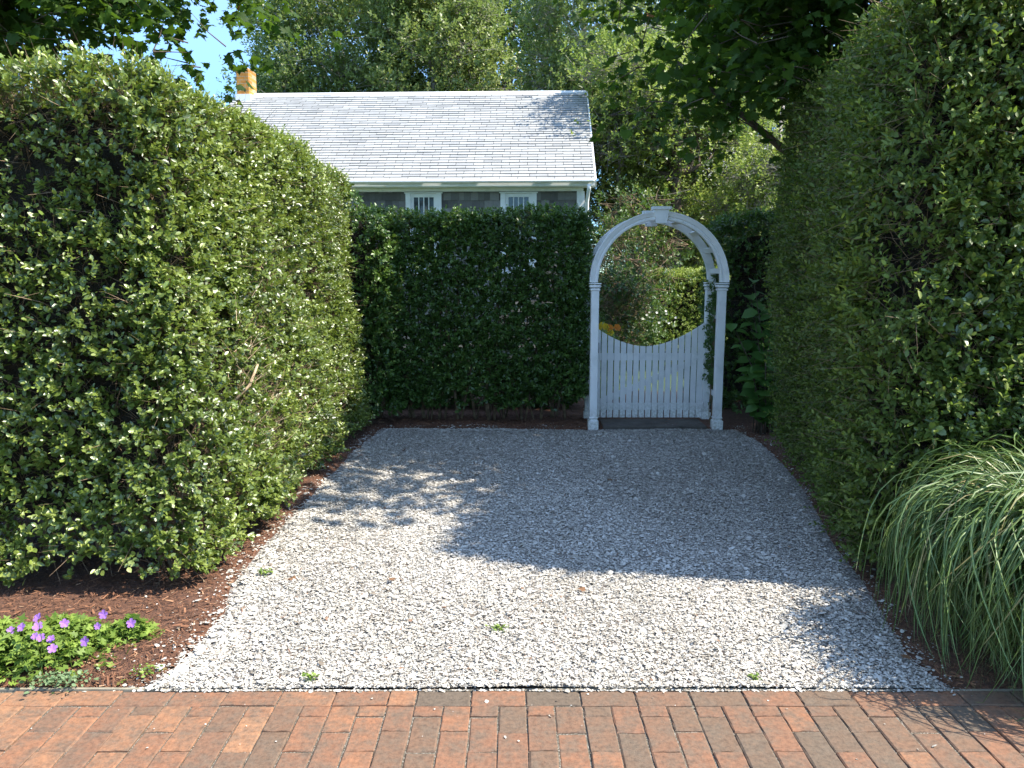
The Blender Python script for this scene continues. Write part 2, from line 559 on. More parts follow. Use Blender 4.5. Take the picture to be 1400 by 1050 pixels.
def twigs_mesh(name, P, A, L, rad, mat, parent):
    n = len(P)
    A = unit(A)
    ref = np.where(np.abs(A[:, 2:3]) < .9, np.array([[0, 0, 1.0]]), np.array([[1.0, 0, 0]]))
    U = unit(np.cross(A, ref)); W = np.cross(A, U)
    B = U * rng.normal(size=(n, 1)) * .15 + W * rng.normal(size=(n, 1)) * .15
    V = []
    for k, (s, rr) in enumerate([(0, 1), (.5, .7), (1, .25)]):
        c = P + A * (L * s)[:, None] + B * (L * s * s)[:, None]
        for j in range(3):
            a = j * 2.094
            V.append(c + (U * math.cos(a) + W * math.sin(a)) * (rad * rr)[:, None])
    V = np.stack(V, 1)
    fc = []
    for k in range(2):
        for j in range(3):
            fc.append((k * 3 + j, k * 3 + (j + 1) % 3, k * 3 + 3 + (j + 1) % 3, k * 3 + 3 + j))
    fi, sz = inst(None, fc, n, 9)
    me = npmesh(name, V.reshape(-1, 3), fi, sz)
    return link(name, me, mat, parent)


def rounded_core(name, boxes, inset, mat, parent, bottom=.25, r=.25):
    """bumpy dark blocks added inside a hedge to stop light coming through"""
    mb = MB()
    for (x0, x1, y0, y1, z1) in boxes:
        nx, ny, nz = max(3, int((x1 - x0) / .22)), max(3, int((y1 - y0) / .22)), max(3, int((z1 - bottom) / .22))
        grid = {}
        vs = []
        fs = []
        def vid(i, j, k):
            key = (i, j, k)
            if key not in grid:
                p = Vector((x0 + inset + (x1 - x0 - 2 * inset) * i / nx, y0 + inset + (y1 - y0 - 2 * inset) * j / ny, bottom + (z1 - inset - bottom) * k / nz))
                p += Vector([random.uniform(-.045, .045) for _ in range(3)])
                grid[key] = len(vs); vs.append(p)
            return grid[key]
        for i in range(nx):
            for k in range(nz):
                fs.append((vid(i, 0, k), vid(i + 1, 0, k), vid(i + 1, 0, k + 1), vid(i, 0, k + 1)))
                fs.append((vid(i, ny, k), vid(i, ny, k + 1), vid(i + 1, ny, k + 1), vid(i + 1, ny, k)))
        for j in range(ny):
            for k in range(nz):
                fs.append((vid(0, j, k), vid(0, j, k + 1), vid(0, j + 1, k + 1), vid(0, j + 1, k)))
                fs.append((vid(nx, j, k), vid(nx, j + 1, k), vid(nx, j + 1, k + 1), vid(nx, j, k + 1)))
        for i in range(nx):
            for j in range(ny):
                fs.append((vid(i, j, nz), vid(i + 1, j, nz), vid(i + 1, j + 1, nz), vid(i, j + 1, nz)))
                fs.append((vid(i, j, 0), vid(i, j + 1, 0), vid(i + 1, j + 1, 0), vid(i + 1, j, 0)))
        mb.add(vs, fs)
    return mb.build(name, mat, parent)


def stems(name, xs, parent, mat, h=.7, r0=.012, spread=.12):
    mb = MB()
    for (x, y) in xs:
        for q in range(random.randint(2, 4)):
            a, b_ = random.uniform(-spread, spread), random.uniform(-spread, spread) * .6
            x2, y2 = x + random.uniform(-.05, .05), y + random.uniform(-.05, .05)
            rr = r0 * random.uniform(.6, 1.3)
            hh = h * random.uniform(.8, 1.3)
            mb.tube([(x2, y2, -.03), (x2 + a * .6, y2 + b_ * .5, hh * .35), (x2 + a * 1.1 + random.uniform(-.03, .03), y2 + b_, hh * .7), (x2 + a * 1.3, y2 + b_ * 1.2, hh)],
                    [rr, rr * .85, rr * .7, rr * .5], 5)
    return mb.build(name, mat, parent, True)


# ------------------------------------------------------------------ ground
EDGE_Y = 2.765          # where the brick pavement meets the bed


def sheet(name, poly, z, mat, label=None):
    me = bpy.data.meshes.new(name)
    me.from_pydata([(x, y, z) for x, y in poly], [], [tuple(range(len(poly)))])
    o = link(name, me, mat)
    tag(o, kind='structure')
    return o


sheet('ground', [(-200, -200), (200, -200), (200, 300), (-200, 300)], -.06, M['lawn'])
sheet('lawn', [(-14, 10.0), (14, 10.0), (14, 60), (-14, 60)], -.012, M['lawn'])

Ledge_px = [(215, 946), (262, 905), (322, 838), (330, 800), (372, 750), (420, 700), (455, 655), (490, 620), (520, 596)]
Redge_px = [(1278, 946), (1230, 905), (1195, 850), (1150, 780), (1120, 735), (1092, 680), (1062, 635), (1035, 606), (1010, 594)]
Le = np.array([G(*p) for p in Ledge_px]); Re = np.array([G(*p) for p in Redge_px])
FAR_Y = 7.68


def xl(y): return np.interp(y, Le[:, 1], Le[:, 0])
def xr(y): return np.interp(y, Re[:, 1], Re[:, 0])


def gz(P):
    return .008 * lown(np.c_[P, np.zeros(len(P))], 2.3, 50) + .006 * lown(np.c_[P, np.zeros(len(P))], 7, 51)


def grid_sheet(name, x0, x1, y0, y1, step, zf, mat):
    xs = np.arange(x0, x1 + step, step); ys = np.arange(y0, y1 + step, step)
    XX, YY = np.meshgrid(xs, ys)
    P = np.stack([XX.ravel(), YY.ravel()], 1)
    Z = zf(P)
    V = np.c_[P, Z]
    nx, ny = len(xs), len(ys)
    i, j = np.meshgrid(np.arange(nx - 1), np.arange(ny - 1))
    a = (j * nx + i).ravel()
    q = np.stack([a, a + 1, a + nx + 1, a + nx], 1)
    me = npmesh(name, V, q.ravel(), np.full(len(q), 4), smooth=True)
    o = link(name, me, mat)
    tag(o, kind='structure')
    return o


def mulch_z(P):
    rise = np.clip((P[:, 1] - EDGE_Y) / .25, 0, 1)
    e = np.minimum(np.minimum(P[:, 0] - xl(P[:, 1]), xr(P[:, 1]) - P[:, 0]), FAR_Y - P[:, 1])
    f = np.clip((e + .09) / .09, 0, 1)
    h = -.01 + .032 * rise + .010 * lown(np.c_[P, P[:, 0]], 5, 60) * rise
    return h * (1 - f) - .035 * f


grid_sheet('mulch_bed', -8.0, 8.0, EDGE_Y + .012, 10.2, .045, mulch_z, M['mulchbed'])


def shell_z(P):
    over = np.maximum(np.maximum(xl(P[:, 1]) - P[:, 0], P[:, 0] - xr(P[:, 1])), P[:, 1] - FAR_Y)
    return .006 + gz(P) - .10 * np.clip(over + .02, 0, .3)


grid_sheet('shell_driveway', -2.0, 2.9, EDGE_Y + .01, 7.9, .05, shell_z, M['shellbed'])

# crushed shells
N0 = 500000
yy = EDGE_Y - .008 + (8.0 - EDGE_Y) * rng.random(N0) ** 1.15
xx = -2.1 + 5.0 * rng.random(N0)
Pg = np.c_[xx, yy]
ed = np.minimum(np.minimum(xx - xl(yy), xr(yy) - xx), FAR_Y - yy)
ed = ed + .05 * lown(np.c_[Pg, xx], 6, 70) + .03 * lown(np.c_[Pg, xx], 19, 71)
keep = (ed > 0) | (rng.random(N0) < np.exp(ed / .045) * .6) | ((rng.random(N0) < .006) & (xx < 1.4) & (ed > -.5) & (yy < 3.6))
Pg = Pg[keep]; ed = ed[keep]
Pg = np.r_[Pg, np.c_[-1.8 + 3.8 * rng.random(90), EDGE_Y - .005 - .8 * rng.random(90) ** 2]]; ed = np.r_[ed, np.full(90, .5)]
n = len(Pg)
rad = np.clip(.0043 * np.exp(rng.normal(size=n) * .52), .0026, .023)
rad *= np.where((ed < .12) & (Pg[:, 0] < 0), 1.35, 1.0)
K = 6
ang = np.arange(K) * 2 * math.pi / K + rng.random((n, 1)) * 6.28 + rng.normal(size=(n, K)) * .16
rr = rad[:, None] * (0.62 + .6 * rng.random((n, K)))
el = .55 + .45 * rng.random(n)
ca, sa = np.cos(ang) * rr, np.sin(ang) * rr * el[:, None]
cup = (.06 + .22 * rng.random(n)) * rad * np.where(rng.random(n) < .75, 1, -1)
tilt = unit(np.c_[rng.normal(size=(n, 2)) * .24, np.ones(n)])
spin = rng.random(n) * 6.28
ux = unit(np.cross(np.c_[np.cos(spin), np.sin(spin), np.zeros(n)], tilt)); uy = np.cross(tilt, ux)
Cc = np.c_[Pg, shell_z(Pg) + .004 + rng.random(n) * .010]
Cc[Pg[:, 1] < EDGE_Y, 2] = .004
out = (ed < -.01)
Cc[out, 2] = np.maximum(mulch_z(Pg[out]), shell_z(Pg[out])) + .008
V = np.zeros((n, K + 1, 3))
V[:, :K] = Cc[:, None, :] + ca[..., None] * ux[:, None, :] + sa[..., None] * uy[:, None, :]
V[:, K] = Cc + tilt * cup[:, None]
fi, sz = inst(None, [(K, j, (j + 1) % K) for j in range(K)], n, K + 1)
tone = np.clip(rng.beta(3.0, 1.5, n) + .10 * lown(np.c_[Pg, Pg[:, :1]], 3.5, 75) - .05, 0, .97)
rare = rng.random(n)
tone[rare < .05] = rng.random((rare < .05).sum()) * .18
tone[rare > .993] = 1.0
o = link('crushed_shells', npmesh('crushed_shells', V.reshape(-1, 3), fi, sz, {'tone': np.repeat(tone, K + 1)}), M['shell'])
tag(o, 'crushed white shell fragments covering the driveway in front of the gate', 'crushed shells', kind='stuff')

# mulch slivers
N0 = 120000
yy = EDGE_Y + .02 + 5.4 * rng.random(N0) ** 1.5
xx = np.where(rng.random(N0) < .72, -3.6 + 2.9 * rng.random(N0), .6 + 3.0 * rng.random(N0))
far = rng.random(N0) < .15
yy[far] = 7.55 + .9 * rng.random(far.sum()); xx[far] = -1.9 + 3.2 * rng.random(far.sum())
Pg = np.c_[xx, yy]
ed = np.minimum(np.minimum(xx - xl(yy), xr(yy) - xx), FAR_Y - yy) + .06 * lown(np.c_[Pg, xx], 7, 72)
keep = (ed < .0) | (rng.random(N0) < .03 * np.exp(-ed / .25))
Pg = Pg[keep]; n = len(Pg)
L = np.clip(.0065 * np.exp(rng.normal(size=n) * .55), .003, .032); W_ = L * (.09 + .17 * rng.random(n))
a = rng.random(n) * 6.28
D = unit(np.c_[np.cos(a), np.sin(a), rng.normal(size=n) * .22]); up = unit(np.c_[rng.normal(size=(n, 2)) * .4, np.ones(n)])
Y = unit(np.cross(up, D)); Z = np.cross(D, Y)
zz = np.where(np.minimum(np.minimum(Pg[:, 0] - xl(Pg[:, 1]), xr(Pg[:, 1]) - Pg[:, 0]), FAR_Y - Pg[:, 1]) > .03, shell_z(Pg) + .014, mulch_z(Pg) + .004)
C = np.c_[Pg, zz + rng.random(n) * .014]
V = np.stack([C - D * L[:, None] - Y * W_[:, None], C + D * L[:, None] * .9 - Y * W_[:, None] * .5, C + D * L[:, None] + Y * W_[:, None] * .6, C - D * L[:, None] * .9 + Y * W_[:, None],
              C + Z * (W_ * .6)[:, None]], 1)
fi, sz = inst(None, [(0, 1, 4), (1, 2, 4), (2, 3, 4), (3, 0, 4)], n, 5)
o = link('bark_mulch', npmesh('bark_mulch', V.reshape(-1, 3), fi, sz, {'tone': np.repeat(np.clip(rng.normal(.45, .25, n), 0, 1), 5)}), M['chip'])
tag(o, 'reddish brown shredded bark mulch along the foot of the hedges', 'mulch', kind='stuff')

# ------------------------------------------------------------------ brick pavement
sheet('pavement_bed', [(-8, -3), (8, -3), (8, EDGE_Y - .001), (-8, EDGE_Y - .001)], -.0065, M['joint'])
BV, BF, BT = [], [], []


def brick(cx, cy, lx, ly):
    g = random.uniform(.0012, .0034)
    hx, hy = lx / 2 - g, ly / 2 - g
    ch = random.uniform(.003, .006)
    z = random.gauss(0, .0016)
    tx, ty = random.gauss(0, .008), random.gauss(0, .008)
    rz = random.gauss(0, .006)
    b0 = len(BV)
    nn = 5
    ring = []
    for sx, sy, ax in ((-1, -1, 0), (1, -1, 1), (1, 1, 0), (-1, 1, 1)):
        # subdivided edges for a slightly worn outline
        for k in range(nn):
            f = k / nn
            if ax == 0: px, py = sx * hx + (-2 * sx * hx) * f * (1 if sy == sx else 1), sy * hy
            else: px, py = sx * hx, sy * hy + (-2 * sy * hy) * f
            ring.append((px, py))
    m_ = len(ring)
    outer, inner = [], []
    for (px, py) in ring:
        j = random.uniform(-.0022, .0016)
        L_ = math.hypot(px, py)
        qx, qy = px + j * px / L_, py + j * py / L_
        outer.append((qx, qy)); inner.append((px * (1 - ch / hx) + j * .5, py * (1 - ch / hy) + j * .5))
    c, s = math.cos(rz), math.sin(rz)
    def put(px, py, dz):
        BV.append((cx + px * c - py * s, cy + px * s + py * c, z + dz + tx * px + ty * py))
    for p in outer: put(p[0], p[1], -.03)
    for p in outer: put(p[0], p[1], -ch * .8)
    for p in inner: put(p[0], p[1], 0)
    for i in range(m_):
        k = (i + 1) % m_
        BF.append((b0 + i, b0 + k, b0 + m_ + k, b0 + m_ + i))
        BF.append((b0 + m_ + i, b0 + m_ + k, b0 + 2 * m_ + k, b0 + 2 * m_ + i))
    BF.append(tuple(b0 + 2 * m_ + i for i in range(m_)))
    lf = .05 + .24 * max(-.15, min(1, (-cx - .1) / 1.5))
    tn = min(1, max(0, random.choice((random.gauss(.28, .1), random.gauss(.45, .1), random.gauss(.58, .1), random.gauss(.68, .1))) + lf))
    BT.extend([tn] * (3 * m_))


BL, BW = .208, .1035
x = -4.0
while x < 4.0:
    l = BL * random.uniform(.985, 1.015)
    if random.random() < .12: l *= .5
    brick(x + l / 2, EDGE_Y - BW / 2 + random.gauss(0, .0015), l, BW)
    x += l
top = EDGE_Y - BW
k = 0
x = -4.0
while x < 4.0:
    w_ = BW * random.uniform(.985, 1.02)
    y = top
    first = BL * (.33 if k % 2 else .78) + random.gauss(0, .004)
    seq = [first]
    while y > .2:
        l = seq.pop(0) if seq else BL * random.uniform(.985, 1.015)
        if l < .03: l = BL
        brick(x + w_ / 2, y - l / 2, w_, l)
        y -= l
    x += w_; k += 1
me = bpy.data.meshes.new('brick_pavement')
me.from_pydata(BV, [], BF)
aa = me.attributes.new('tone', 'FLOAT', 'POINT'); aa.data.foreach_set('value', np.array(BT, dtype=np.float32))
o = link('brick_pavement', me, M['brick'])
tag(o, kind='structure')

# timber edging strip
mb = MB()
pts = np.linspace(-3.2, 2.6, 30)
for a_, b_ in zip(pts[:-1], pts[1:]):
    za, zb = .001 + .003 * math.sin(a_ * 3), .001 + .003 * math.sin(b_ * 3)
    ya, yb = EDGE_Y + .008 + .003 * math.sin(a_ * 2.1), EDGE_Y + .008 + .003 * math.sin(b_ * 2.1)
    mb.add([(a_, ya - .006, -.05), (b_, yb - .006, -.05), (b_, yb - .006, zb), (a_, ya - .006, za), (a_, ya + .007, za), (b_, yb + .007, zb), (b_, yb + .007, -.05), (a_, ya + .007, -.05)],
           [(0, 1, 2, 3), (3, 2, 5, 4), (4, 5, 6, 7)])
o = mb.build('edging_board', M['edging'])
tag(o, 'thin weathered timber edging board set between brick pavement and driveway', 'edging')

# ------------------------------------------------------------------ hedges
UPV = np.array([0, 0, 1.0])


def hedge_leaves(P, N, dep, K, slen, lsize, seed, upb=.55, tone_mu=.42, patch=.5):
    n = len(P)
    bare = lown(P, 4.5, seed + 7)
    keep = rng.random(n) > np.clip((bare - .45) * 1.6, 0, .75) * patch
    P, N, dep, bare = P[keep], N[keep], dep[keep], bare[keep]
    n = len(P)
    A = N * .8 + UPV * upb + rng.normal(size=(n, 3)) * .48
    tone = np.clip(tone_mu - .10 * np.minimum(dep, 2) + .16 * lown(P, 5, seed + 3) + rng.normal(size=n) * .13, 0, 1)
    return sprigs(P, A, K, slen, lsize, tone)


def shoots(P, N, n, K, slen, lsize, tone):
    i = rng.choice(len(P), n)
    A = N[i] * .5 + UPV * 1.1 + rng.normal(size=(n, 3)) * .35
    return sprigs(P[i], A, K, slen, lsize, np.full(n, tone) + rng.normal(size=n) * .1)



def thin_low(P, N, d, zc, seed):
    lowf = P[:, 2] < zc + .13 * lown(P * np.array([1, 1, 0]), 5, seed)
    k = ~(lowf & (rng.random(len(P)) < .85))
    return P[k], N[k], d[k]


def finish_hedge(root, P, N, d, K, slen, lsize, seed, mat, mu=.42, top_z=None, n_top=500, n_out=250, twn=5000, patch=.5, kept=None):
    a = hedge_leaves(P, N, d, K, slen, lsize, seed, tone_mu=mu, patch=patch)
    out = np.where(d < .6)[0]
    topi = out[N[out, 2] > .35]
    allp = [a]
    if len(topi) > 10 and n_top:
        allp.append(shoots(P[topi], N[topi], n_top, K, slen * 1.25, lsize * .8, .85))
    if n_out:
        allp.append(shoots(P[out], N[out], n_out, K, slen * 1.15, lsize * .85, .8))
    Lp = cat(allp)
    me = leaf_mesh('foliage', *Lp[:4], T_LEAF, Lp[4])
    link('foliage', me, mat, root)
    i = rng.choice(len(P), twn)
    A = N[i] * .35 + UPV * .5 + rng.normal(size=(twn, 3)) * .6
    twigs_mesh('twigs', P[i] - N[i] * (.10 + .05 * rng.random((twn, 1))), A, .10 + .22 * rng.random(twn), .0012 + .0022 * rng.random(twn) ** 2, M['twig'], root)


# left hedge : L shaped, front arm and side arm
HL = empty('privet_hedge', (-2.6, 5.2, 0), 'tall sunlit clipped privet hedge filling the left side, behind the purple flowers', 'hedge')
LX, LY = -1.60, 3.62
P, N, d = cat([box_surface(-5.6, LX, LY, 4.9, .08, 2.53, 800, 'FRT', .20, .06, .06, 21),
               box_surface(-2.9, LX + .02, 4.4, 7.75, .08, 2.53, 760, 'RT', .20, .06, .06, 21)])
vis = P[:, 0] > -3.7
P, N, d = P[vis], N[vis], d[vis]
zt = np.clip((1.3 - P[:, 2]) / 1.0, 0, 1)
side = N[:, 0] > .6
P[side, 0] += (.07 + .05 * lown(P[side], 2.2, 33)) * zt[side]
P, N, d = thin_low(P, N, d, .15, 34)
HOLES = [(-1.52, 4.55, .98, .26), (-1.50, 4.75, .62, .24), (-1.52, 5.55, .62, .26), (-1.55, 6.6, .45, .28), (-1.6, 5.2, 1.55, .16), (-2.2, 3.6, 1.9, .12)]
for (hx_, hy_, hz_, hr_) in HOLES:
    dd_ = np.linalg.norm((P - np.array([hx_, hy_, hz_])) / np.array([1, 1, 1.25]), axis=1)
    kk = rng.random(len(P)) > .72 * np.exp(-(dd_ / hr_) ** 2)
    P, N, d = P[kk], N[kk], d[kk]
tp = np.concatenate([np.array([h[:3]]) + rng.normal(size=(130, 3)) * h[3] * np.array([.12, .62, .7]) - np.array([.07, 0, 0]) for h in HOLES[:5]])
twigs_mesh('bare_twigs', tp, np.c_[rng.normal(size=len(tp)) * .3 + .25, rng.normal(size=len(tp)), rng.random(len(tp)) * .9 + .1], .08 + .18 * rng.random(len(tp)), .0012 + .002 * rng.random(len(tp)) ** 2, M['bare'], HL)
mb = MB(); mb.tube([(-1.62, 4.34, .84), (-1.52, 4.40, .95), (-1.50, 4.50, 1.06)], [.010, .009, .007], 7); mb.build('cut_branch', M['bare'], HL, True)
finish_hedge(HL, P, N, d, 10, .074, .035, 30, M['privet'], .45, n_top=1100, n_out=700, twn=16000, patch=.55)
rounded_core('light_blocking_core', [(-5.6, LX, LY, 4.9, 2.52), (-2.85, LX - .002, 4.5, 7.8, 2.5)], .17, M['inner'], HL, .38)
stems('stems', [(x, LY + .45 + random.uniform(-.1, .1)) for x in np.arange(-3.6, -1.9, .2)] + [(LX - .3 + random.uniform(-.1, .1), y) for y in np.arange(4, 7.9, .22)], HL, M['twig'], .5, .014)

# hedge at the far side of the drive
HB = empty('privet_hedge', (-.4, 8.2, 0), 'dark shaded privet hedge across the end of the driveway, in front of the house', 'hedge')
P, N, d = cat([box_surface(-2.0, .80, 7.92, 8.55, .18, 2.17, 950, 'F', .12, .08, .05, 41),
               box_surface(-2.0, .80, 7.92, 8.55, .30, 2.17, 520, 'BT', .12, .08, .05, 42),
               box_surface(-2.0, .78, 7.92, 8.55, .30, 2.17, 400, 'R', .12, .05, .04, 43)])
P, N, d = thin_low(P, N, d, .26, 44)
finish_hedge(HB, P, N, d, 10, .08, .044, 45, M['privet_shaded'], .40, n_top=260, n_out=120, twn=3000, patch=.7)
stems('stems', [(x, 8.2 + random.uniform(-.12, .12)) for x in np.arange(-1.6, .78, .17)], HB, M['twig'], 1.3, .015, .2)

# shaded corner piece between the left hedge and the far hedge
HC = empty('privet_hedge', (-1.55, 7.95, 0), 'narrow dark corner hedge between the sunlit left hedge and the far hedge', 'hedge')
P, N, d = box_surface(-2.4, -1.22, 7.62, 8.6, .15, 2.52, 330, 'FRT', .25, .06, .05, 51)
cut = P[:, 2] < 2.45 - .35 * np.clip((P[:, 0] + 1.75) / .5, 0, 1)
P, N, d = P[cut], N[cut], d[cut]
finish_hedge(HC, P, N, d, 10, .085, .045, 53, M['privet_shaded'], .45, n_top=120, n_out=60, twn=900)
rounded_core('light_blocking_core', [(-2.4, -1.3, 7.65, 8.55, 2.3)], .2, M['inner'], HC, .35)

# right hedge : near block and the long shaded face along the drive
HR = empty('privet_hedge', (3.0, 4.8, 0), 'tallest hedge on the right with broad glossy leaves, behind the ornamental grass', 'hedge')
P, N, d = box_surface(2.0, 5.0, 3.68, 4.8, .12, 2.88, 560, 'FT', .18, .06, .06, 61)
vis = P[:, 0] < 3.7
P, N, d = P[vis], N[vis], d[vis]
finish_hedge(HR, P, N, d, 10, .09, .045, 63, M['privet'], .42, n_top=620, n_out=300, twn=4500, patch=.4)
rounded_core('light_blocking_core', [(2.05, 5.0, 3.75, 4.9, 2.8)], .17, M['inner'], HR, .3)
HY = empty('fine_leaved_hedge', (2.6, 6, 0), 'shaded wispy fine leaved hedge lining the right side of the driveway', 'hedge')
P, N, d = box_surface(0, 1.4, 0, 3.2, .08, 2.93, 640, 'FLT', .10, .07, .07, 65)
# swing it so that it runs a little outwards towards the gate
ca_, sa_ = math.cos(R(-10)), math.sin(R(-10))
def swing(P): return np.c_[P[:, 0] * ca_ - P[:, 1] * sa_, P[:, 0] * sa_ + P[:, 1] * ca_, P[:, 2]]
P = swing(P) + np.array([1.86, 3.76, 0]); N = swing(N)
bulge = np.clip((1.6 - P[:, 2]) / 1.5, 0, 1) * np.clip((5.6 - P[:, 1]) / 1.4, 0, 1)
P[:, 0] -= .03 * bulge
a = hedge_leaves(P, N, d, 10, .13, .040, 66, upb=.35, tone_mu=.40, patch=.6)
outp = np.where(d < .5)[0]
b2 = shoots(P[outp], N[outp], 700, 14, .26, .042, .75)
a = cat([a, b2])
link('foliage', leaf_mesh('foliage', *a[:4], (T_LEAF[0] * np.array([1, .8, 1]), T_LEAF[1]), a[4]), M['yew'], HY)
i = rng.choice(len(P), 6000)
twigs_mesh('twigs', P[i] - N[i] * .06, N[i] * .5 + UPV * .2 + rng.normal(size=(6000, 3)) * .5, .12 + .22 * rng.random(6000), .001 + .002 * rng.random(6000) ** 2, M['twig'], HY)
co = rounded_core('light_blocking_core', [(0, 1.4, 0, 3.2, 2.9)], .19, M['inner'], HY, .2)
for v in co.data.vertices:
    q = swing(np.array([v.co[:]]))[0] + np.array([1.86, 3.76, 0])
    v.co = q

# hedge right of the arbor
HA = empty('privet_hedge', (2.7, 8.2, 0), 'dark low hedge directly right of the white arch, behind the broad leaved shrub', 'hedge')
P, N, d = box_surface(2.14, 3.9, 7.95, 8.7, .15, 2.16, 330, 'FLTB', .15, .06, .05, 71)
finish_hedge(HA, P, N, d, 10, .08, .042, 73, M['privet_shaded'], .38, n_top=120, n_out=60, twn=900)
rounded_core('light_blocking_core', [(2.2, 3.9, 8.0, 8.65, 2.1)], .17, M['inner'], HA, .3)

# ------------------------------------------------------------------ broad leaved shrub right of the arch
M['stem'] = M['bark']
SB = empty('broadleaf_shrub', (2.50, 7.45, 0), 'broad leaved green shrub standing in shade right of the white arch', 'shrub')
mb = MB(); Pl, Dl, Nl, Sl = [], [], [], []
for k in range(30):
    a = random.uniform(0, 6.28); r_ = random.uniform(.08, .44); h = random.uniform(.45, 1.55)
    p0 = Vector((2.50 + random.uniform(-.1, .1), 7.45 + random.uniform(-.1, .1), 0))
    p2 = p0 + Vector((math.cos(a) * r_, math.sin(a) * r_ * .8, h))
    p1 = (p0 + p2) / 2 + Vector((0, 0, .1 * h)) - Vector((math.cos(a), math.sin(a), 0)) * r_ * .2
    mb.tube([p0, p1, p2], [.007, .005, .003], 5)
    for q in range(10):
        f = .25 + .75 * q / 9
        c = p0.lerp(p1, f * 2) if f < .5 else p1.lerp(p2, f * 2 - 1)
        b_ = q * 1.57 + random.uniform(-.4, .4) + (math.pi if q % 2 else 0)
        Dl.append((math.cos(b_), math.sin(b_), random.uniform(-.45, .1))); Pl.append(tuple(c))
        Nl.append((random.uniform(-.3, .3), random.uniform(-.9, -.1), 1)); Sl.append(random.uniform(.11, .19))
link('foliage', leaf_mesh('foliage', np.array(Pl), np.array(Dl), np.array(Nl), np.array(Sl), (T_LEAF[0] * np.array([1, 1.35, 1.2]), T_LEAF[1]), rng.random(len(Pl))), M['broad'], SB)
mb.build('stems', M['bark'], SB, True)

# ------------------------------------------------------------------ arbor
AX, AR = 1.465, .68
AY0, AY1 = 7.74, 8.22
SPR = 1.47
arb = empty('garden_arbor', (AX, 7.95, 0), 'white painted wooden garden arch with keystone at the end of the driveway', 'arbor')


def post(x, y, ww=.080):
    mb = MB()
    mb.box((x, y, SPR / 2 - .02), (ww, ww, SPR - .02), ch=.006)
    p = mb.build('post', M['paint'], arb)
    b_ = MB()
    b_.box((x, y, .045), (ww + .026, ww + .026, .11), ch=.008)
    b_.box((x, y, .125), (ww + .016, ww + .016, .022), ch=.009)
    b_.build('post_base', M['paint'], p)
    c_ = MB()
    c_.box((x, y, SPR - .045), (ww + .02, ww + .02, .022), ch=.006)
    c_.box((x, y, SPR - .012), (ww + .034, ww + .034, .026), ch=.009)
    c_.box((x, y, SPR + .014), (ww + .04, ww + .04, .012), ch=.005)
    c_.build('post_cap', M['paint'], p)
    return p


PXL, PXR = AX - AR + .045, AX + AR - .045
for y in (AY0, AY1):
    post(PXL, y); post(PXR, y)


def arch_band(y, sgn, name='arch'):
    """moulded semicircular band; profile in (radius, y)"""
    r0, r1 = AR - .072, AR
    pf = [(r0, .028), (r0, -.020), (r0 + .012, -.026), (r0 + .022, -.026), (r0 + .026, -.018), (r1 - .036, -.018), (r1 - .032, -.030), (r1 - .012, -.036), (r1 + .004, -.044), (r1 + .012, -.044), (r1 + .012, .028)]
    vs = []; fs = []
    NS = 48
    for i in range(NS + 1):
        a = math.pi * i / NS
        for (r, yy_) in pf:
            vs.append((AX + r * math.cos(a), y + sgn * yy_, SPR + .028 + r * math.sin(a)))
    m_ = len(pf)
    for i in range(NS):
        for j in range(m_):
            fs.append((i * m_ + j, i * m_ + (j + 1) % m_, (i + 1) * m_ + (j + 1) % m_, (i + 1) * m_ + j))
    fs.append(tuple(range(m_))); fs.append(tuple(NS * m_ + j for j in range(m_))[::-1])
    mb = MB(); mb.add(vs, fs)
    return mb.build(name, M['paint'], arb)


ar1 = arch_band(AY0 - .01, 1)
ar2 = arch_band(AY1 + .01, -1)
for y, sg in ((AY0 - .01, 1), (AY1 + .01, -1)):
    mb = MB()
    zt0, zt1 = SPR + .028 + AR - .105, SPR + .028 + AR + .03
    for (wt, wb, z0, z1, dy) in ((.145, .105, zt0, zt1, .060), (.185, .175, zt1 - .002, zt1 + .026, .078)):
        ya, yb = y - sg * dy, y + sg * .034
        vs = [(AX - wb / 2, ya, z0), (AX + wb / 2, ya, z0), (AX + wt / 2, ya, z1), (AX - wt / 2, ya, z1), (AX - wb / 2, yb, z0), (AX + wb / 2, yb, z0), (AX + wt / 2, yb, z1), (AX - wt / 2, yb, z1)]
        mb.add(vs, [(0, 1, 2, 3), (7, 6, 5, 4), (0, 4, 5, 1), (3, 2, 6, 7), (0, 3, 7, 4), (1, 5, 6, 2)])
    mb.build('keystone', M['paint'], arb)
for k in range(9):
    a = math.pi * (k + .5) / 9
    mb = MB()
    rr_ = AR - .035
    Mx = Matrix.Rotation(-(a - math.pi / 2), 3, 'Y')
    mb.box((AX + rr_ * math.cos(a), (AY0 + AY1) / 2, SPR + .028 + rr_ * math.sin(a)), (.05, AY1 - AY0 - .05, .022), M=Mx)
    mb.build('cross_slat', M['paint'], arb)
for x in (PXL, PXR):
    for z in (.35, .75, 1.15):
        mb = MB(); mb.box((x, (AY0 + AY1) / 2, z), (.022, AY1 - AY0 - .088, .05)); mb.build('side_slat', M['paint'], arb)

# step between the posts
mb = MB()
for k in range(3):
    mb.box((AX, 7.775 + k * .142, .012), (2 * AR - .30, .134, .05), ch=.004)
tag(mb.build('wooden_threshold', M['darkwood']), 'dark weathered wooden threshold boards lying under the white gate', 'threshold')

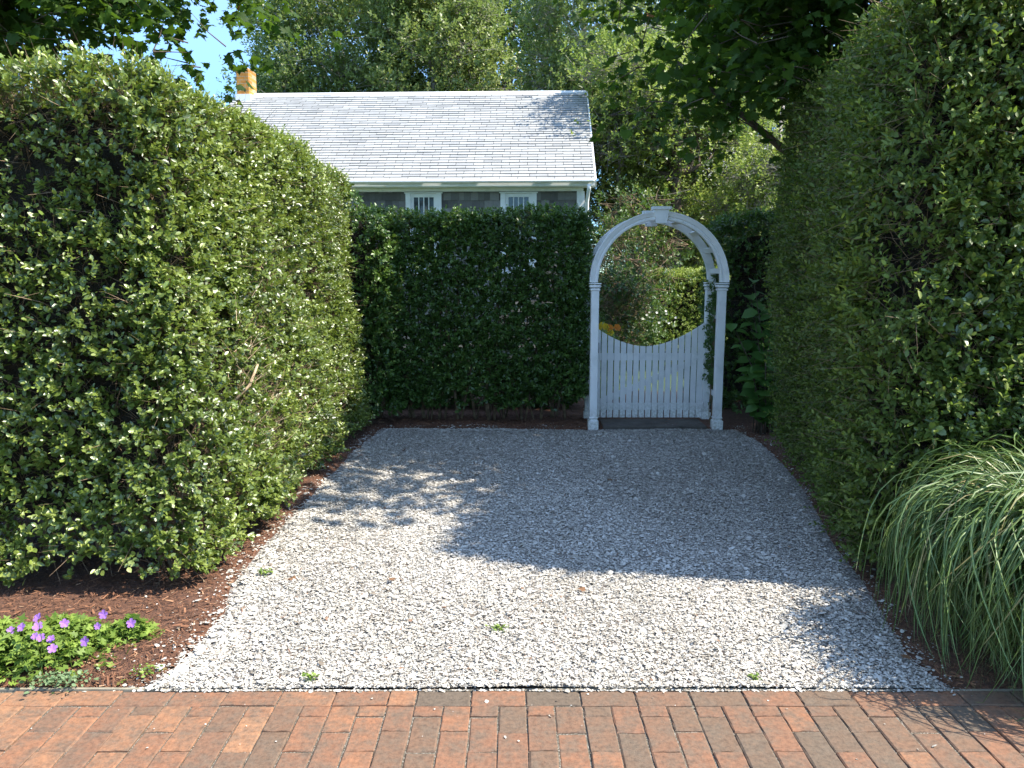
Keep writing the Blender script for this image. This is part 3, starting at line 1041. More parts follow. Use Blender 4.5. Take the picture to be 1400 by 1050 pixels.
# gate
gt = empty('picket_gate', (AX, 8.12, .03), 'white picket gate with a dipping top edge, closed under the garden arch', 'gate')
gx0, gx1 = PXL + .052, PXR - .052
GY = 8.17
npk = 17
pit = (gx1 - gx0) / npk
def gtop(x):
    u = (x - 1.43)
    return .815 + (.25 * (min(1.1, abs(u) / .60) ** 1.9) if u < 0 else .255 * (min(1, u / .62) ** 1.75))
for k in range(npk):
    xa, xb = gx0 + k * pit + .006, gx0 + (k + 1) * pit - .006
    if k in (0, npk - 1): xa, xb = (xa - .003, xb + .002)
    z0 = .045
    za, zb = gtop(xa), gtop(xb)
    y0, y1 = GY - .009, GY + .009
    xm = (xa + xb) / 2; zm = gtop(xm)
    vs = [(xa, y0, z0), (xb, y0, z0), (xb, y0, zb), (xm, y0, zm), (xa, y0, za), (xa, y1, z0), (xb, y1, z0), (xb, y1, zb), (xm, y1, zm), (xa, y1, za)]
    mb = MB(); mb.add(vs, [(0, 1, 2, 3, 4), (9, 8, 7, 6, 5), (0, 5, 6, 1), (1, 6, 7, 2), (2, 7, 8, 3), (3, 8, 9, 4), (4, 9, 5, 0)])
    mb.build('picket', M['paint'], gt)
for z in (.16, .70):
    mb = MB(); mb.box((AX, GY + .025, z), (gx1 - gx0 - .01, .030, .075), ch=.003); mb.build('rail', M['paint'], gt)
mb = MB()
a0, a1 = Vector((gx0 + .05, GY + .027, .2)), Vector((gx1 - .08, GY + .027, .66))
dd = a1 - a0
mb.box((a0 + a1) / 2, (dd.length, .022, .065), M=Matrix.Rotation(-math.atan2(dd.z, dd.x), 3, 'Y'))
mb.build('brace', M['paint'], gt)
mb = MB(); mb.box((gx0 + .03, GY - .016, .80), (.030, .012, .11), ch=.002); mb.tube([(gx0 + .03, GY - .02, .83), (gx0 + .03, GY - .06, .835), (gx0 + .03, GY - .062, .78)], .006, 6)
mb.build('latch', M['iron'], gt)
for z in (.18, .70):
    mb = MB(); mb.box((gx1 - .06, GY - .013, z), (.13, .005, .03)); mb.tube([(gx1 + .006, GY - .012, z - .035), (gx1 + .006, GY - .012, z + .035)], .008, 8)
    mb.build('hinge', M['paint'], gt)

# creeper on the right posts
n = 150
zz = rng.random(n) * 1.0 + .45
P = np.c_[PXR + rng.normal(size=n) * .025 + .0, (AY0 + AY1) / 2 + rng.normal(size=n) * .07, zz]
A = np.c_[rng.normal(size=n) * .5 - .2, rng.normal(size=n) * .5 - .4, rng.normal(size=n) * .3 + .2]
q = sprigs(P, A, 8, .07, .04, np.full(n, .4))
CV = empty('climbing_vine', (PXR, 7.95, 0), 'dark leafy vine climbing between the right posts of the white arch', 'vine')
link('foliage', leaf_mesh('foliage', *q[:4], T_LEAF, q[4]), M['privet_shaded'], CV)
mb = MB()
for s_ in range(3):
    mb.tube([(PXR + .02 * math.sin(z * 7 + s_ * 2), (AY0 + AY1) / 2 + .05 * math.cos(z * 6 + s_ * 2), z) for z in np.linspace(0, 1.4, 14)], .005, 5)
mb.build('stems', M['twig'], CV, True)

# ------------------------------------------------------------------ house
HZ = R(2.2)     # slight rotation
hx1, hy0 = 1.20, 13.25
def HM(x, y, z):      # house local: origin at the near right eave corner, x to the right, y back
    c, s = math.cos(-HZ), math.sin(-HZ)
    return (hx1 + x * c - y * s, hy0 + x * s + y * c, z)
house = empty('shingled_house', (hx1, hy0, 0), 'low cottage with pale grey shingle roof and white trim behind the far hedge', 'house')
HL_, HD = 6.72, 5.4
EZ, RZ = 3.11, 5.14
SL = math.atan2(RZ - EZ, HD / 2 + .25)


def hbox(x0, x1, y0, y1, z0, z1, ch=0.0):
    mb = MB()
    mb.box((0, 0, 0), (x1 - x0, y1 - y0, z1 - z0), ch=ch)
    cx, cy, cz = (x0 + x1) / 2, (y0 + y1) / 2, (z0 + z1) / 2
    mb.v = [HM(cx + v[0], cy + v[1], cz + v[2]) for v in mb.v]
    return mb


def hmerge(*bs):
    r_ = MB()
    for b_ in bs: r_.add(b_.v, b_.f)
    return r_


# walls with real window openings on the front
wins = [(-4.53, -4.09), (-2.92, -2.48), (-1.31, -.87)]
wz0, wz1 = 1.62, 2.915
sv, sf, st_ = [], [], []
def wshingles(x0, x1, z0, z1, y):
    z = z0
    row = 0
    while z < z1:
        zt_ = min(z + .125, z1)
        x = x0
        while x < x1:
            w_ = random.uniform(.07, .17)
            xe = min(x + w_, x1)
            b0 = len(sv)
            dz = random.uniform(-.004, .004)
            for (px, py, pz) in ((x + .0015, y - .018, z + dz), (xe - .0015, y - .018, z + dz), (xe - .0015, y - .004, zt_ + .01), (x + .0015, y - .004, zt_ + .01), (x + .0015, y, z + dz), (xe - .0015, y, z + dz)):
                sv.append(HM(px, py, pz))
            sf.extend([(b0, b0 + 1, b0 + 2, b0 + 3), (b0 + 4, b0 + 5, b0 + 1, b0)])
            st_.extend([random.random()] * 6)
            x = xe
        z += .125
segs = [(-HL_, wins[0][0]), (wins[0][1], wins[1][0]), (wins[1][1], wins[2][0]), (wins[2][1], 0)]
for a_, b_ in segs: wshingles(a_, b_, .3, 2.95, 0)
for a_, b_ in wins:
    wshingles(a_, b_, .3, wz0, 0); wshingles(a_, b_, wz1, 2.95, 0)
me = bpy.data.meshes.new('wall_shingles'); me.from_pydata(sv, [], sf)
me.attributes.new('tone', 'FLOAT', 'POINT').data.foreach_set('value', np.array(st_, dtype=np.float32))
wl = [hbox(a_, b_, .001, .15, 0, 2.98) for a_, b_ in segs] + [hbox(a_, b_, .001, .15, 0, wz0) for a_, b_ in wins] + [hbox(a_, b_, .001, .15, wz1, 2.98) for a_, b_ in wins]
wl += [hbox(-.15, 0, .152, HD, 0, 2.98), hbox(-HL_, -HL_ + .15, .152, HD, 0, 2.98), hbox(-HL_ + .15, -.15, HD - .15, HD, 0, 2.98)]
g = MB()
for xx_ in (-.001, -HL_ + .001):
    g.add([HM(xx_, 0, 2.98), HM(xx_, HD, 2.98), HM(xx_, HD / 2, RZ - .12)], [(0, 1, 2)])
wall = hmerge(*wl, g).build('wall', M['wallshingle'], house)
link('wall_shingles', me, M['wallshingle'], house)
# roof: slab plus courses of shingles on the front slope
c, s = math.cos(SL), math.sin(SL)
OH = .17
def RP(x, u, h):   # u along the slope from eave, h above slope
    return HM(x, -.25 + u * c - h * s, EZ + u * s + h * c)
UL = (HD / 2 + .25) / c
mb = MB()
vs = [RP(-HL_ - OH, 0, 0), RP(OH, 0, 0), RP(OH, UL, 0), RP(-HL_ - OH, UL, 0)]
bk = [HM(-HL_ - OH, HD + .25, EZ), HM(OH, HD + .25, EZ)]
lo = [HM(-HL_ - OH, -.25, EZ - .06), HM(OH, -.25, EZ - .06), HM(OH, HD / 2, RZ - .075), HM(-HL_ - OH, HD / 2, RZ - .075), HM(-HL_ - OH, HD + .25, EZ - .06), HM(OH, HD + .25, EZ - .06)]
mb.add(vs + bk + lo, [(0, 1, 2, 3), (3, 2, 5, 4), (6, 9, 8, 7), (9, 10, 11, 8), (0, 6, 7, 1), (1, 7, 8, 2), (2, 8, 11, 5), (3, 9, 6, 0), (4, 10, 9, 3), (4, 5, 11, 10)])
me = None
roof = mb.build('roof', M['felt'], house)
rv, rf, rt = [], [], []
ex = .100
nrow = int(UL / ex) + 1
for r_ in range(nrow):
    u0 = r_ * ex - .015
    u1 = min(u0 + ex + .01, UL)
    x = -HL_ - OH + (r_ % 2) * .15 + random.uniform(-.04, .04) - .3
    while x < OH:
        w_ = .305
        xa, xb = max(x, -HL_ - OH) + .004, min(x + w_, OH) - .004
        if xb > xa + .01:
            b0 = len(rv)
            h0 = .017 + random.uniform(0, .006); dz = random.uniform(-.006, .006)
            rv += [RP(xa, u0 + dz, h0), RP(xb, u0 + dz, h0), RP(xb, u1, .006), RP(xa, u1, .006), RP(xa, u0 + dz, .002), RP(xb, u0 + dz, .002)]
            rf += [(b0, b0 + 1, b0 + 2, b0 + 3), (b0 + 4, b0 + 5, b0 + 1, b0)]
            rt += [min(1, max(0, random.gauss(.55, .22)))] * 6
        x += w_
me = bpy.data.meshes.new('shingle_courses'); me.from_pydata(rv, [], rf)
me.attributes.new('tone', 'FLOAT', 'POINT').data.foreach_set('value', np.array(rt, dtype=np.float32))
link('shingle_courses', me, M['roof'], roof)
mb = MB()
mb.add([HM(-HL_ - OH, HD / 2 - .10, RZ - .055), HM(OH, HD / 2 - .10, RZ - .055), HM(OH, HD / 2, RZ + .03), HM(-HL_ - OH, HD / 2, RZ + .03), HM(OH, HD / 2 + .1, RZ - .055), HM(-HL_ - OH, HD / 2 + .1, RZ - .055)],
       [(0, 1, 2, 3), (3, 2, 4, 5)])
mb.build('ridge_cap', M['paint'], roof)
# fascia, frieze, rake boards, corner boards, gutter
hmerge(hbox(-HL_ - OH, OH, -.262, -.2505, EZ - .10, EZ - .002), hbox(-HL_ - OH, OH, -.25, -.001, EZ - .11, EZ - .092)).build('fascia', M['paint'], house)
hbox(-HL_, 0, -.03, -.0195, 2.945, EZ - .112).build('frieze_board', M['paint'], house)
mb = MB()
for hh, (xa, xb) in (((-.14, .012), (OH + .002, OH + .03)),):
    vs = [RP(xa, -.02, hh[0]), RP(xb, -.02, hh[0]), RP(xb, -.02, hh[1]), RP(xa, -.02, hh[1]), RP(xa, UL, hh[0]), RP(xb, UL, hh[0]), RP(xb, UL, hh[1]), RP(xa, UL, hh[1])]
    mb.add(vs, [(0, 1, 2, 3), (7, 6, 5, 4), (0, 4, 5, 1), (1, 5, 6, 2), (2, 6, 7, 3), (3, 7, 4, 0)])
mb.build('rake_board', M['paint'], house)
hmerge(hbox(-.11, .022, -.042, -.0195, 0, 2.943), hbox(.0015, .022, -.019, .12, 0, 2.9)).build('corner_board', M['paint'], house)
gm = MB()
gm.box((0, 0, 0), (HL_ + 2 * OH, .08, .055), ch=.02)
gm.v = [HM(-HL_ / 2 + v[0], -.312 + v[1], EZ - .03 + v[2]) for v in gm.v]
gm.build('gutter', M['paint'], house)
mb = MB(); mb.tube([HM(.075, -.30, EZ - .08), HM(.075, -.29, EZ - .16), HM(.06, -.06, EZ - .34), HM(.06, -.05, .1)], .032, 8)
mb.build('downspout', M['paint'], house, True)
for (a_, b_) in wins:
    tr = .085
    fr = hmerge(hbox(a_ - tr, a_, -.040, -.019, wz0, wz1 - .002), hbox(b_, b_ + tr, -.040, -.019, wz0, wz1 - .002), hbox(a_ - tr - .02, b_ + tr + .02, -.046, -.019, wz1, wz1 + .018)).build('window', M['paint'], house)
    sash = [hbox(a_ + .001, a_ + .05, -.012, .02, wz0, wz1 - .002), hbox(b_ - .05, b_ - .001, -.012, .02, wz0, wz1 - .002), hbox(a_ + .05, b_ - .05, -.012, .02, wz1 - .062, wz1 - .002),
            hbox(a_ + .05, b_ - .05, -.012, .02, wz0 + .001, wz0 + .06), hbox(a_ + .05, b_ - .05, -.014, .02, (wz0 + wz1) / 2 - .025, (wz0 + wz1) / 2 + .025)]
    for q_ in range(1, 4):
        x = a_ + .05 + (b_ - a_ - .1) * q_ / 4
        sash.append(hbox(x - .008, x + .008, -.008, .012, wz0 + .06, wz1 - .062))
    for z in (wz0 + .28, wz0 + .84):
        sash.append(hbox(a_ + .05, b_ - .05, -.0065, .011, z - .008, z + .008))
    hmerge(*sash).build('sash', M['paint'], fr)
    hbox(a_ + .05, b_ - .05, .013, .017, wz0 + .06, wz1 - .062).build('pane', M['glass'], fr)
    hbox(a_ - tr - .03, b_ + tr + .03, -.07, -.019, wz0 - .05, wz0 - .002, .004).build('sill', M['paint'], fr)
# chimney
ch = hbox(-6.78, -6.51, HD / 2 - .25, HD / 2 + .15, 4.7, RZ + .46, .02).build('chimney', M['chimney'], house)
hbox(-6.80, -6.49, HD / 2 - .27, HD / 2 + .17, RZ - .20, RZ - .04).build('flashing', M['paint'], ch)

# ------------------------------------------------------------------ trees
def tree(name, label, base, trunk_pts, trunk_r, ells, nclump, per, lsize, mat, bark, seed, group=None, catg='tree', reject=None, tmpl=T_DIAM, clr=.55, K=6, slen=.18, tone_mu=.45, limbs=26, upb=.8, spread=.5, droop=0., flatf=.6, nup=.5, nw=.75):
    r = np.random.default_rng(seed)
    root = empty(name, base, label, catg, group)
    mb = MB()
    b = Vector(base)
    tps = [b + Vector(p) for p in trunk_pts]
    mb.tube(tps, list(np.linspace(trunk_r, trunk_r * .35, len(tps))), 10)
    cl = []
    wt = np.array([e[3] * e[4] * e[5] for e in ells]); wt = wt / wt.sum()
    for q in range(nclump):
        e = ells[r.choice(len(ells), p=wt)]
        v = unit(r.normal(size=3)); rad_ = (.45 + .55 * r.random() ** .6)
        cl.append(np.array(e[:3]) + v * rad_ * np.array(e[3:6]))
    cl = np.array(cl)
    okc = np.arange(nclump)
    if reject is not None: okc = okc[~reject(cl + np.array(base))]
    for q in okc[:limbs]:
        c = Vector(cl[q]) + b
        k_ = min(range(1, len(tps)), key=lambda i_: abs(tps[i_].z - (c.z - .45 * (c - tps[i_]).length)))
        p0 = tps[k_]
        mid = p0.lerp(c, .5) + Vector((r.normal() * .1, r.normal() * .1, -.06 * (c - p0).length))
        rr_ = trunk_r * .32
        mb.tube([p0, p0.lerp(mid, .5) + Vector((r.normal(), r.normal(), r.normal())) * .04, mid, c.lerp(mid, .4), c], [rr_, rr_ * .8, rr_ * .6, rr_ * .35, rr_ * .15], 6)
    mb.build('trunk', bark, root, True)
    n = nclump * per
    ci = np.repeat(np.arange(nclump), per)
    cs = clr * (.6 + .8 * r.random(nclump))
    off = r.normal(size=(n, 3)) * np.array([1, 1, flatf]) * (cs[ci] * spread)[:, None]
    P = cl[ci] + off + np.array(base)
    A = unit(off) * .6 + UPV * upb + r.normal(size=(n, 3)) * .45
    if reject is not None:
        kp = ~reject(P)
        P, A, ci = P[kp], A[kp], ci[kp]; n = len(P)
    tone = np.clip(tone_mu + r.normal(size=nclump)[ci] * .14 + r.normal(size=n) * .12, 0, 1)
    q = sprigs(P, A, K, slen, lsize, tone, droop=droop, up=nup, nw=nw)
    link('crown', leaf_mesh('crown', *q[:4], tmpl, q[4]), mat, root)
    # fine branchlets
    m_ = min(n, 2500)
    i = r.choice(n, m_)
    twigs_mesh('branchlets', P[i], (cl[ci[i]] + np.array(base) - P[i]) + rng.normal(size=(m_, 3)) * .1, np.minimum(np.linalg.norm(cl[ci[i]] + np.array(base) - P[i], axis=1) + .1, .30 if reject is not None else 9), np.full(m_, .004 + trunk_r * .015), bark, root)
    return root


# overhanging maples
def shadow_xy(P):
    return P[:, 0] - P[:, 2] * SUN.x / SUN.z, P[:, 1] - P[:, 2] * SUN.y / SUN.z


def rej_r(P):
    sx, sy = shadow_xy(P)
    nz = .12 * lown(P, 4, 90) + .08 * lown(P, 11, 91)
    on_left = (P[:, 1] < 7.0) & (P[:, 0] < -1.45 + (P[:, 2] - .3) * SUN.x / SUN.z + nz)        # would shade the sunlit hedge face
    front = (sx < 1.4) & (sy < 4.45 + .14 * np.clip(-sx + .2, 0, 2) + nz)          # would shade the front of the drive
    frontr = (sx >= 1.4) & (sy < 3.45 + nz)
    # visible lower outline of the hanging boughs
    d_ = P - np.array([0, 0, CAMH])
    cc, ss = math.cos(PITCH), math.sin(PITCH)
    dep = d_[:, 1] * cc - d_[:, 2] * ss
    low = P[:, 2] < 2.35
    back = P[:, 1] > 10.4
    gap = (P[:, 2] < 2.95) & (P[:, 0] > 2.0) & (P[:, 1] < 7.2) & (P[:, 1] > 3.5)
    px = 700 + F * d_[:, 0] / np.maximum(dep, .1)
    py = 525 - F * (d_[:, 1] * ss + d_[:, 2] * cc) / np.maximum(dep, .1)
    off = (px < 822 + 60 * nz) & (py > 20)
    return on_left | front | frontr | low | back | gap | off | (P[:, 1] < 2.6)


rr_e = [(-.2, 0, 5.2, 3.4, 2.3, 2.2), (-2.4, -.7, 4.0, 1.6, 1.2, 1.1), (-1.6, -1.2, 3.9, 1.6, 1.4, .9), (-.3, -2.0, 4.6, 2.2, 1.8, 1.2), (-2.3, -2.0, 5.1, 1.5, 1.7, .8), (-3.1, -1.0, 3.65, 1.3, .8, .75), (-3.0, -1.0, 3.4, 1.1, .6, .6), (-1.7, 1.6, 5.0, 1.7, 1.0, .8), (-.1, -3.7, 4.9, 1.2, .8, .55)]
tree('maple_tree', 'dark leaved maple whose boughs hang over the white arch and the right hedge', (4.9, 7.6, 0),
     [(0, 0, -.1), (.05, 0, 1.2), (-.05, .1, 2.6), (.1, 0, 4.2), (0, 0, 6.6)], .17, rr_e, 560, 21, .098, M['maple'], M['bark'], 101, reject=rej_r, tmpl=T_MAPLE, clr=.55, K=4, slen=.2, tone_mu=.4, limbs=36, upb=-.1, spread=.6, droop=.5, flatf=.35, nup=1.0, nw=.1)


def rej_l(P):
    d_ = P - np.array([0, 0, CAMH])
    cc, ss = math.cos(PITCH), math.sin(PITCH)
    dep = d_[:, 1] * cc - d_[:, 2] * ss
    px = 700 + F * d_[:, 0] / np.maximum(dep, .1)
    return (P[:, 2] < 3.1) | (P[:, 0] > -1.6) | (P[:, 1] > 8.8)


tree('maple_tree', 'dark leaved maple bough hanging against blue sky above the left hedge', (-6.4, 7.4, 0),
     [(0, 0, -.1), (.05, 0, 1.2), (.0, .1, 2.6), (.1, 0, 4.0), (0, 0, 6.0)], .17,
     [(.6, 0, 5.4, 2.6, 1.7, 1.8), (3.0, -.7, 4.15, 1.6, .8, .50), (1.6, -.9, 4.0, 1.6, .8, .55), (3.3, -1.3, 3.65, 1.5, .6, .40), (2.2, -1.3, 3.75, 1.6, .6, .45)], 460, 24, .095, M['maple'], M['bark'], 102, reject=rej_l, tmpl=T_MAPLE, clr=.5, K=4, slen=.18, tone_mu=.4, limbs=50, upb=-.1, spread=.55, droop=.5, flatf=.4, nup=1.0, nw=.1)

# trees behind the house
def T(px, Y): return (px - 700) / F * (Y * math.cos(PITCH) + .5)
BT = 'leafy trees behind the house'
PT = M['poplar']
tree('garden_tree', 'tall grey green tree behind the left half of the roof, near the chimney', (T(480, 23), 23, 0), [(0, 0, 0), (.1, 0, 3), (-.1, 0, 5), (0, 0, 7)], .2,
     [(0, 0, 7.0, 2.7, 2.2, 3.6), (-.6, 0, 5.0, 2.3, 2, 2.2)], 442, 33, 0.109, PT, M['palebark'], 111, BT, clr=.75, tone_mu=.55, slen=.3, K=8)
tree('garden_tree', 'tall pale green tree behind the middle of the roof', (T(600, 21.5), 21.5, 0), [(0, 0, 0), (.1, 0, 3), (-.1, 0, 5), (0, 0, 7)], .2,
     [(0, 0, 6.8, 1.7, 1.8, 3.6), (0, 0, 4.6, 1.6, 1.6, 1.8)], 323, 33, 0.109, PT, M['palebark'], 112, BT, clr=.65, tone_mu=.72, slen=.3, K=8)
tree('garden_tree', 'darker green tree rising behind the right part of the roof', (T(690, 25), 25, 0), [(0, 0, 0), (.1, 0, 3), (-.1, 0, 5), (0, 0, 7)], .22,
     [(0, 0, 7.5, 2.6, 2.2, 4.2), (.3, 0, 4.6, 2.4, 2, 2.2)], 408, 33, 0.109, M['shade_leaf'], M['bark'], 113, BT, clr=.75, tone_mu=.50, slen=.3, K=8)
tree('garden_tree', 'pale trunked tree just past the right end of the house roof', (T(806, 18.5), 18.5, 0), [(0, 0, 0), (-.1, 0, 1.8), (-.2, 0, 3.6), (-.25, 0, 6), (-.3, 0, 9)], .13,
     [(-.2, 0, 7.0, 1.5, 1.4, 3.0), (-.1, .2, 5.0, 1.0, 1.1, 1.4)], 150, 30, 0.103, PT, M['palebark'], 114, BT, clr=.6, tone_mu=.62, slen=.28, K=8)
tree('garden_tree', 'light green multi stemmed tree above the left side of the white arch', (T(850, 15.5), 15.5, 0), [(0, 0, 0), (-.15, 0, 1.4), (-.2, 0, 2.8), (-.1, 0, 4.2), (.1, 0, 5.6)], .10,
     [(.2, 0, 4.3, 1.25, 1.1, 1.9), (.2, 0, 2.6, 1.1, 1.0, 1.0)], 130, 30, 0.086, M['lime'], M['palebark'], 115, BT, clr=.5, tone_mu=.75, slen=.24, K=8)
tree('garden_tree', 'light green bushy tree seen directly above the keystone of the arch', (T(935, 17), 17, 0), [(0, 0, 0), (.1, 0, 1.6), (0, 0, 3.2), (.1, 0, 6)], .13,
     [(0, 0, 4.6, 1.5, 1.3, 2.4), (0, 0, 2.4, 1.2, 1.1, 1.1)], 150, 30, 0.092, M['lime'], M['bark'], 116, BT, clr=.55, tone_mu=.72, slen=.24, K=8)
tree('garden_tree', 'bright yellow green tree between the arch and the right hedge', (T(1040, 14.5), 14.5, 0), [(0, 0, 0), (.1, 0, 1.3), (0, 0, 2.6), (.1, 0, 4.6)], .09,
     [(-.1, 0, 2.9, 1.0, .9, 1.15), (.1, 0, 3.4, .6, .6, .8)], 110, 20, .07, M['lime'], M['palebark'], 117, BT, clr=.42, tone_mu=.82, slen=.22, K=8)
tree('garden_tree', 'tall dark tree in the distance behind the overhanging maple on the right', (T(960, 26), 26, 0), [(0, 0, 0), (.1, 0, 3), (-.1, 0, 6), (0, 0, 11)], .24,
     [(0, 0, 7.0, 3.4, 2.4, 3.4), (0, 0, 4.0, 3.2, 2, 2.4)], 408, 33, 0.115, M['shade_leaf'], M['bark'], 118, BT, clr=.9, tone_mu=.7, slen=.32, K=8)
tree('garden_tree', 'large tree far right, mostly hidden behind the tall right hedge', (T(1190, 24), 24, 0), [(0, 0, 0), (.1, 0, 3), (-.1, 0, 6), (0, 0, 9)], .24,
     [(0, 0, 5.0, 2.8, 2.2, 3.0)], 150, 33, 0.115, PT, M['bark'], 119, BT, clr=.9, tone_mu=.6, slen=.32, K=8)

# things seen through the arch
tree('garden_shrub', 'dark slender multi stemmed shrub seen through the arch above the gate', (T(862, 12.0), 12.0, 0), [(0, 0, 0), (.05, 0, .5), (-.03, 0, 1.0), (.1, 0, 1.7), (.15, 0, 2.4)], .05,
     [(0, 0, 2.0, .55, .5, .85), (-.1, .3, 1.0, .5, .5, .6)], 60, 16, .06, M['shade_leaf'], M['twig'], 121, catg='shrub', clr=.3, tone_mu=.45, slen=.16, K=8)
tree('garden_shrub', 'dark rounded shrub left of the slender shrub beyond the gate', (T(835, 10.8), 10.8, 0), [(0, 0, 0), (0, 0, .4), (.05, 0, .9), (0, 0, 1.4)], .04,
     [(0, 0, 1.1, .42, .4, .75)], 45, 18, .055, M['shade_leaf'], M['twig'], 122, catg='shrub', clr=.28, tone_mu=.3, slen=.14, K=8)
tree('garden_tree', 'thick trunked dark tree seen through the arch behind the trimmed garden hedge', (T(913, 15), 15, 0), [(0, 0, 0), (0, 0, 1.2), (.03, 0, 2.4), (.0, 0, 3.4), (0, 0, 4.5)], .17,
     [(0, .5, 4.3, 1.2, .8, .9), (.3, .8, 2.2, .9, .5, .7)], 50, 18, .08, M['shade_leaf'], M['bark'], 123, clr=.5, tone_mu=.35, slen=.24, K=8)
tree('garden_shrub', 'deep green background shrubbery clump beyond the gate on the far lawn', (T(850, 19), 19, 0), [(0, 0, 0), (0, 0, .8), (0, 0, 1.8)], .08,
     [(0, 0, 1.5, 1.9, .8, 1.5)], 90, 18, .08, M['shade_leaf'], M['twig'], 124, catg='shrub', clr=.5, tone_mu=.25, slen=.24, K=8)
tree('garden_shrub', 'leafy shrub mass far right beyond the gate, behind the trimmed garden hedge', (T(975, 20), 20, 0), [(0, 0, 0), (0, 0, .8), (0, 0, 1.8)], .08,
     [(0, 0, 1.7, 2.1, .8, 1.7)], 100, 18, .08, M['shade_leaf'], M['twig'], 125, catg='shrub', clr=.5, tone_mu=.3, slen=.24, K=8)
HG = empty('garden_hedge', (3.3, 12.6, 0), 'sunlit trimmed hedge seen through the arch, beyond the white gate', 'hedge')
P, N, d = box_surface(0, 3.0, 0, .8, 0, 1.58, 620, 'FLT', .08, .05, .03, 131)
ca_, sa_ = math.cos(R(9)), math.sin(R(9))
P = swing(P) + np.array([2.28, 12.5, 0]); N = swing(N)
A = N * .7 + UPV * .5 + rng.normal(size=P.shape) * .4
q = sprigs(P, A, 8, .09, .042, np.clip(.62 + .2 * lown(P, 3, 9) + rng.normal(size=len(P)) * .1, 0, 1))
link('foliage', leaf_mesh('foliage', *q[:4], T_DIAM, q[4]), M['lime'], HG)
co = rounded_core('light_blocking_core', [(0, 3.0, 0, .8, 1.6)], .12, M['inner'], HG, .05)
for v in co.data.vertices: v.co = swing(np.array([v.co[:]]))[0] + np.array([2.28, 12.5, 0])


def bloom(mb, c, nrm, r_, k=5, cup=.25, wd=.70):
    nrm = Vector(nrm).normalized()
    a = nrm.orthogonal().normalized(); b_ = nrm.cross(a)
    for j in range(k):
        t_ = j * 2 * math.pi / k + .2
        def pt(rad_, da, h): return Vector(c) + (a * math.cos(t_ + da) + b_ * math.sin(t_ + da)) * rad_ + nrm * h
        mb.add([Vector(c), pt(r_ * .55, -wd, r_ * cup * .7), pt(r_ * .95, -wd * .55, r_ * cup), pt(r_, 0, r_ * cup * .8), pt(r_ * .95, wd * .55, r_ * cup), pt(r_ * .55, wd, r_ * cup * .7)],
               [(0, 1, 2), (0, 2, 3), (0, 3, 4), (0, 4, 5)])


# border flowers beyond the gate
fl = empty('daylily_plant', (at(828, 452, 8.9).x, 8.9, 0), 'yellow and orange flowers rising just behind the left side of the gate', 'flowers')
c0 = at(828, 452, 8.9)
n = 150
P = np.c_[c0.x + rng.normal(size=n) * .10, 8.9 + rng.normal(size=n) * .1, rng.random(n) * (c0.z - .05)]
q = sprigs(P, np.c_[rng.normal(size=(n, 2)) * .4, np.ones(n)], 6, .12, .07, np.full(n, .6))
link('foliage', leaf_mesh('foliage', *q[:4], T_FINE, q[4]), M['lime'], fl)
for k in range(7):
    mb = MB(); p = (c0.x + random.uniform(-.12, .16), 8.9 + random.uniform(-.1, .1), c0.z + random.uniform(-.04, .06))
    bloom(mb, p, (random.uniform(-.5, .5), -1, .5), .045, 6, .5)
    mb.build('blossom', M['orange'] if k % 4 == 1 else M['yellow'], fl)
fl = empty('white_flowering_shrub', (T(885, 11.2), 11.2, 0), 'small shrub with white blossoms beyond the gate, beside the trimmed garden hedge', 'shrub')
c0 = at(885, 425, 11.2)
n = 260
P = np.c_[c0.x + rng.normal(size=n) * .16, 11.2 + rng.normal(size=n) * .14, .15 + rng.random(n) * (c0.z - .05)]
q = sprigs(P, np.c_[rng.normal(size=(n, 2)) * .6, np.ones(n)], 8, .10, .05, np.full(n, .4))
link('foliage', leaf_mesh('foliage', *q[:4], T_DIAM, q[4]), M['shade_leaf'], fl)
for k in range(14):
    mb = MB(); p = (c0.x + random.gauss(0, .17), 11.1 + random.uniform(-.15, .05), c0.z + random.gauss(.02, .14))
    bloom(mb, p, (random.uniform(-.5, .5), -1, .6), .020, 5, .3)
    mb.build('blossom', M['whitepetal'], fl)

# low dark leaf strips added to hide sunlit ground behind the hedges
for nm_, lb_, x0_, x1_ in (('added_leaf_strip', 'added low dark leaves hiding sunlit ground behind the stems of the far hedge', -2.4, .75), ('added_leaf_strip', 'added low dark leaves hiding sunlit ground behind the hedge right of the white arch', 2.2, 4.2)):
    gc = empty(nm_, ((x0_ + x1_) / 2, 9.2, 0), lb_, 'added leaves')
    P, N, d = box_surface(x0_, x1_, 8.85, 9.5, 0, .42, 420, 'FBTLR', .1, .05, .05, 151)
    q = sprigs(P, N * .6 + UPV * .7 + rng.normal(size=P.shape) * .4, 8, .09, .06, np.full(len(P), .25))
    link('foliage', leaf_mesh('foliage', *q[:4], T_DIAM, q[4]), M['privet_shaded'], gc)

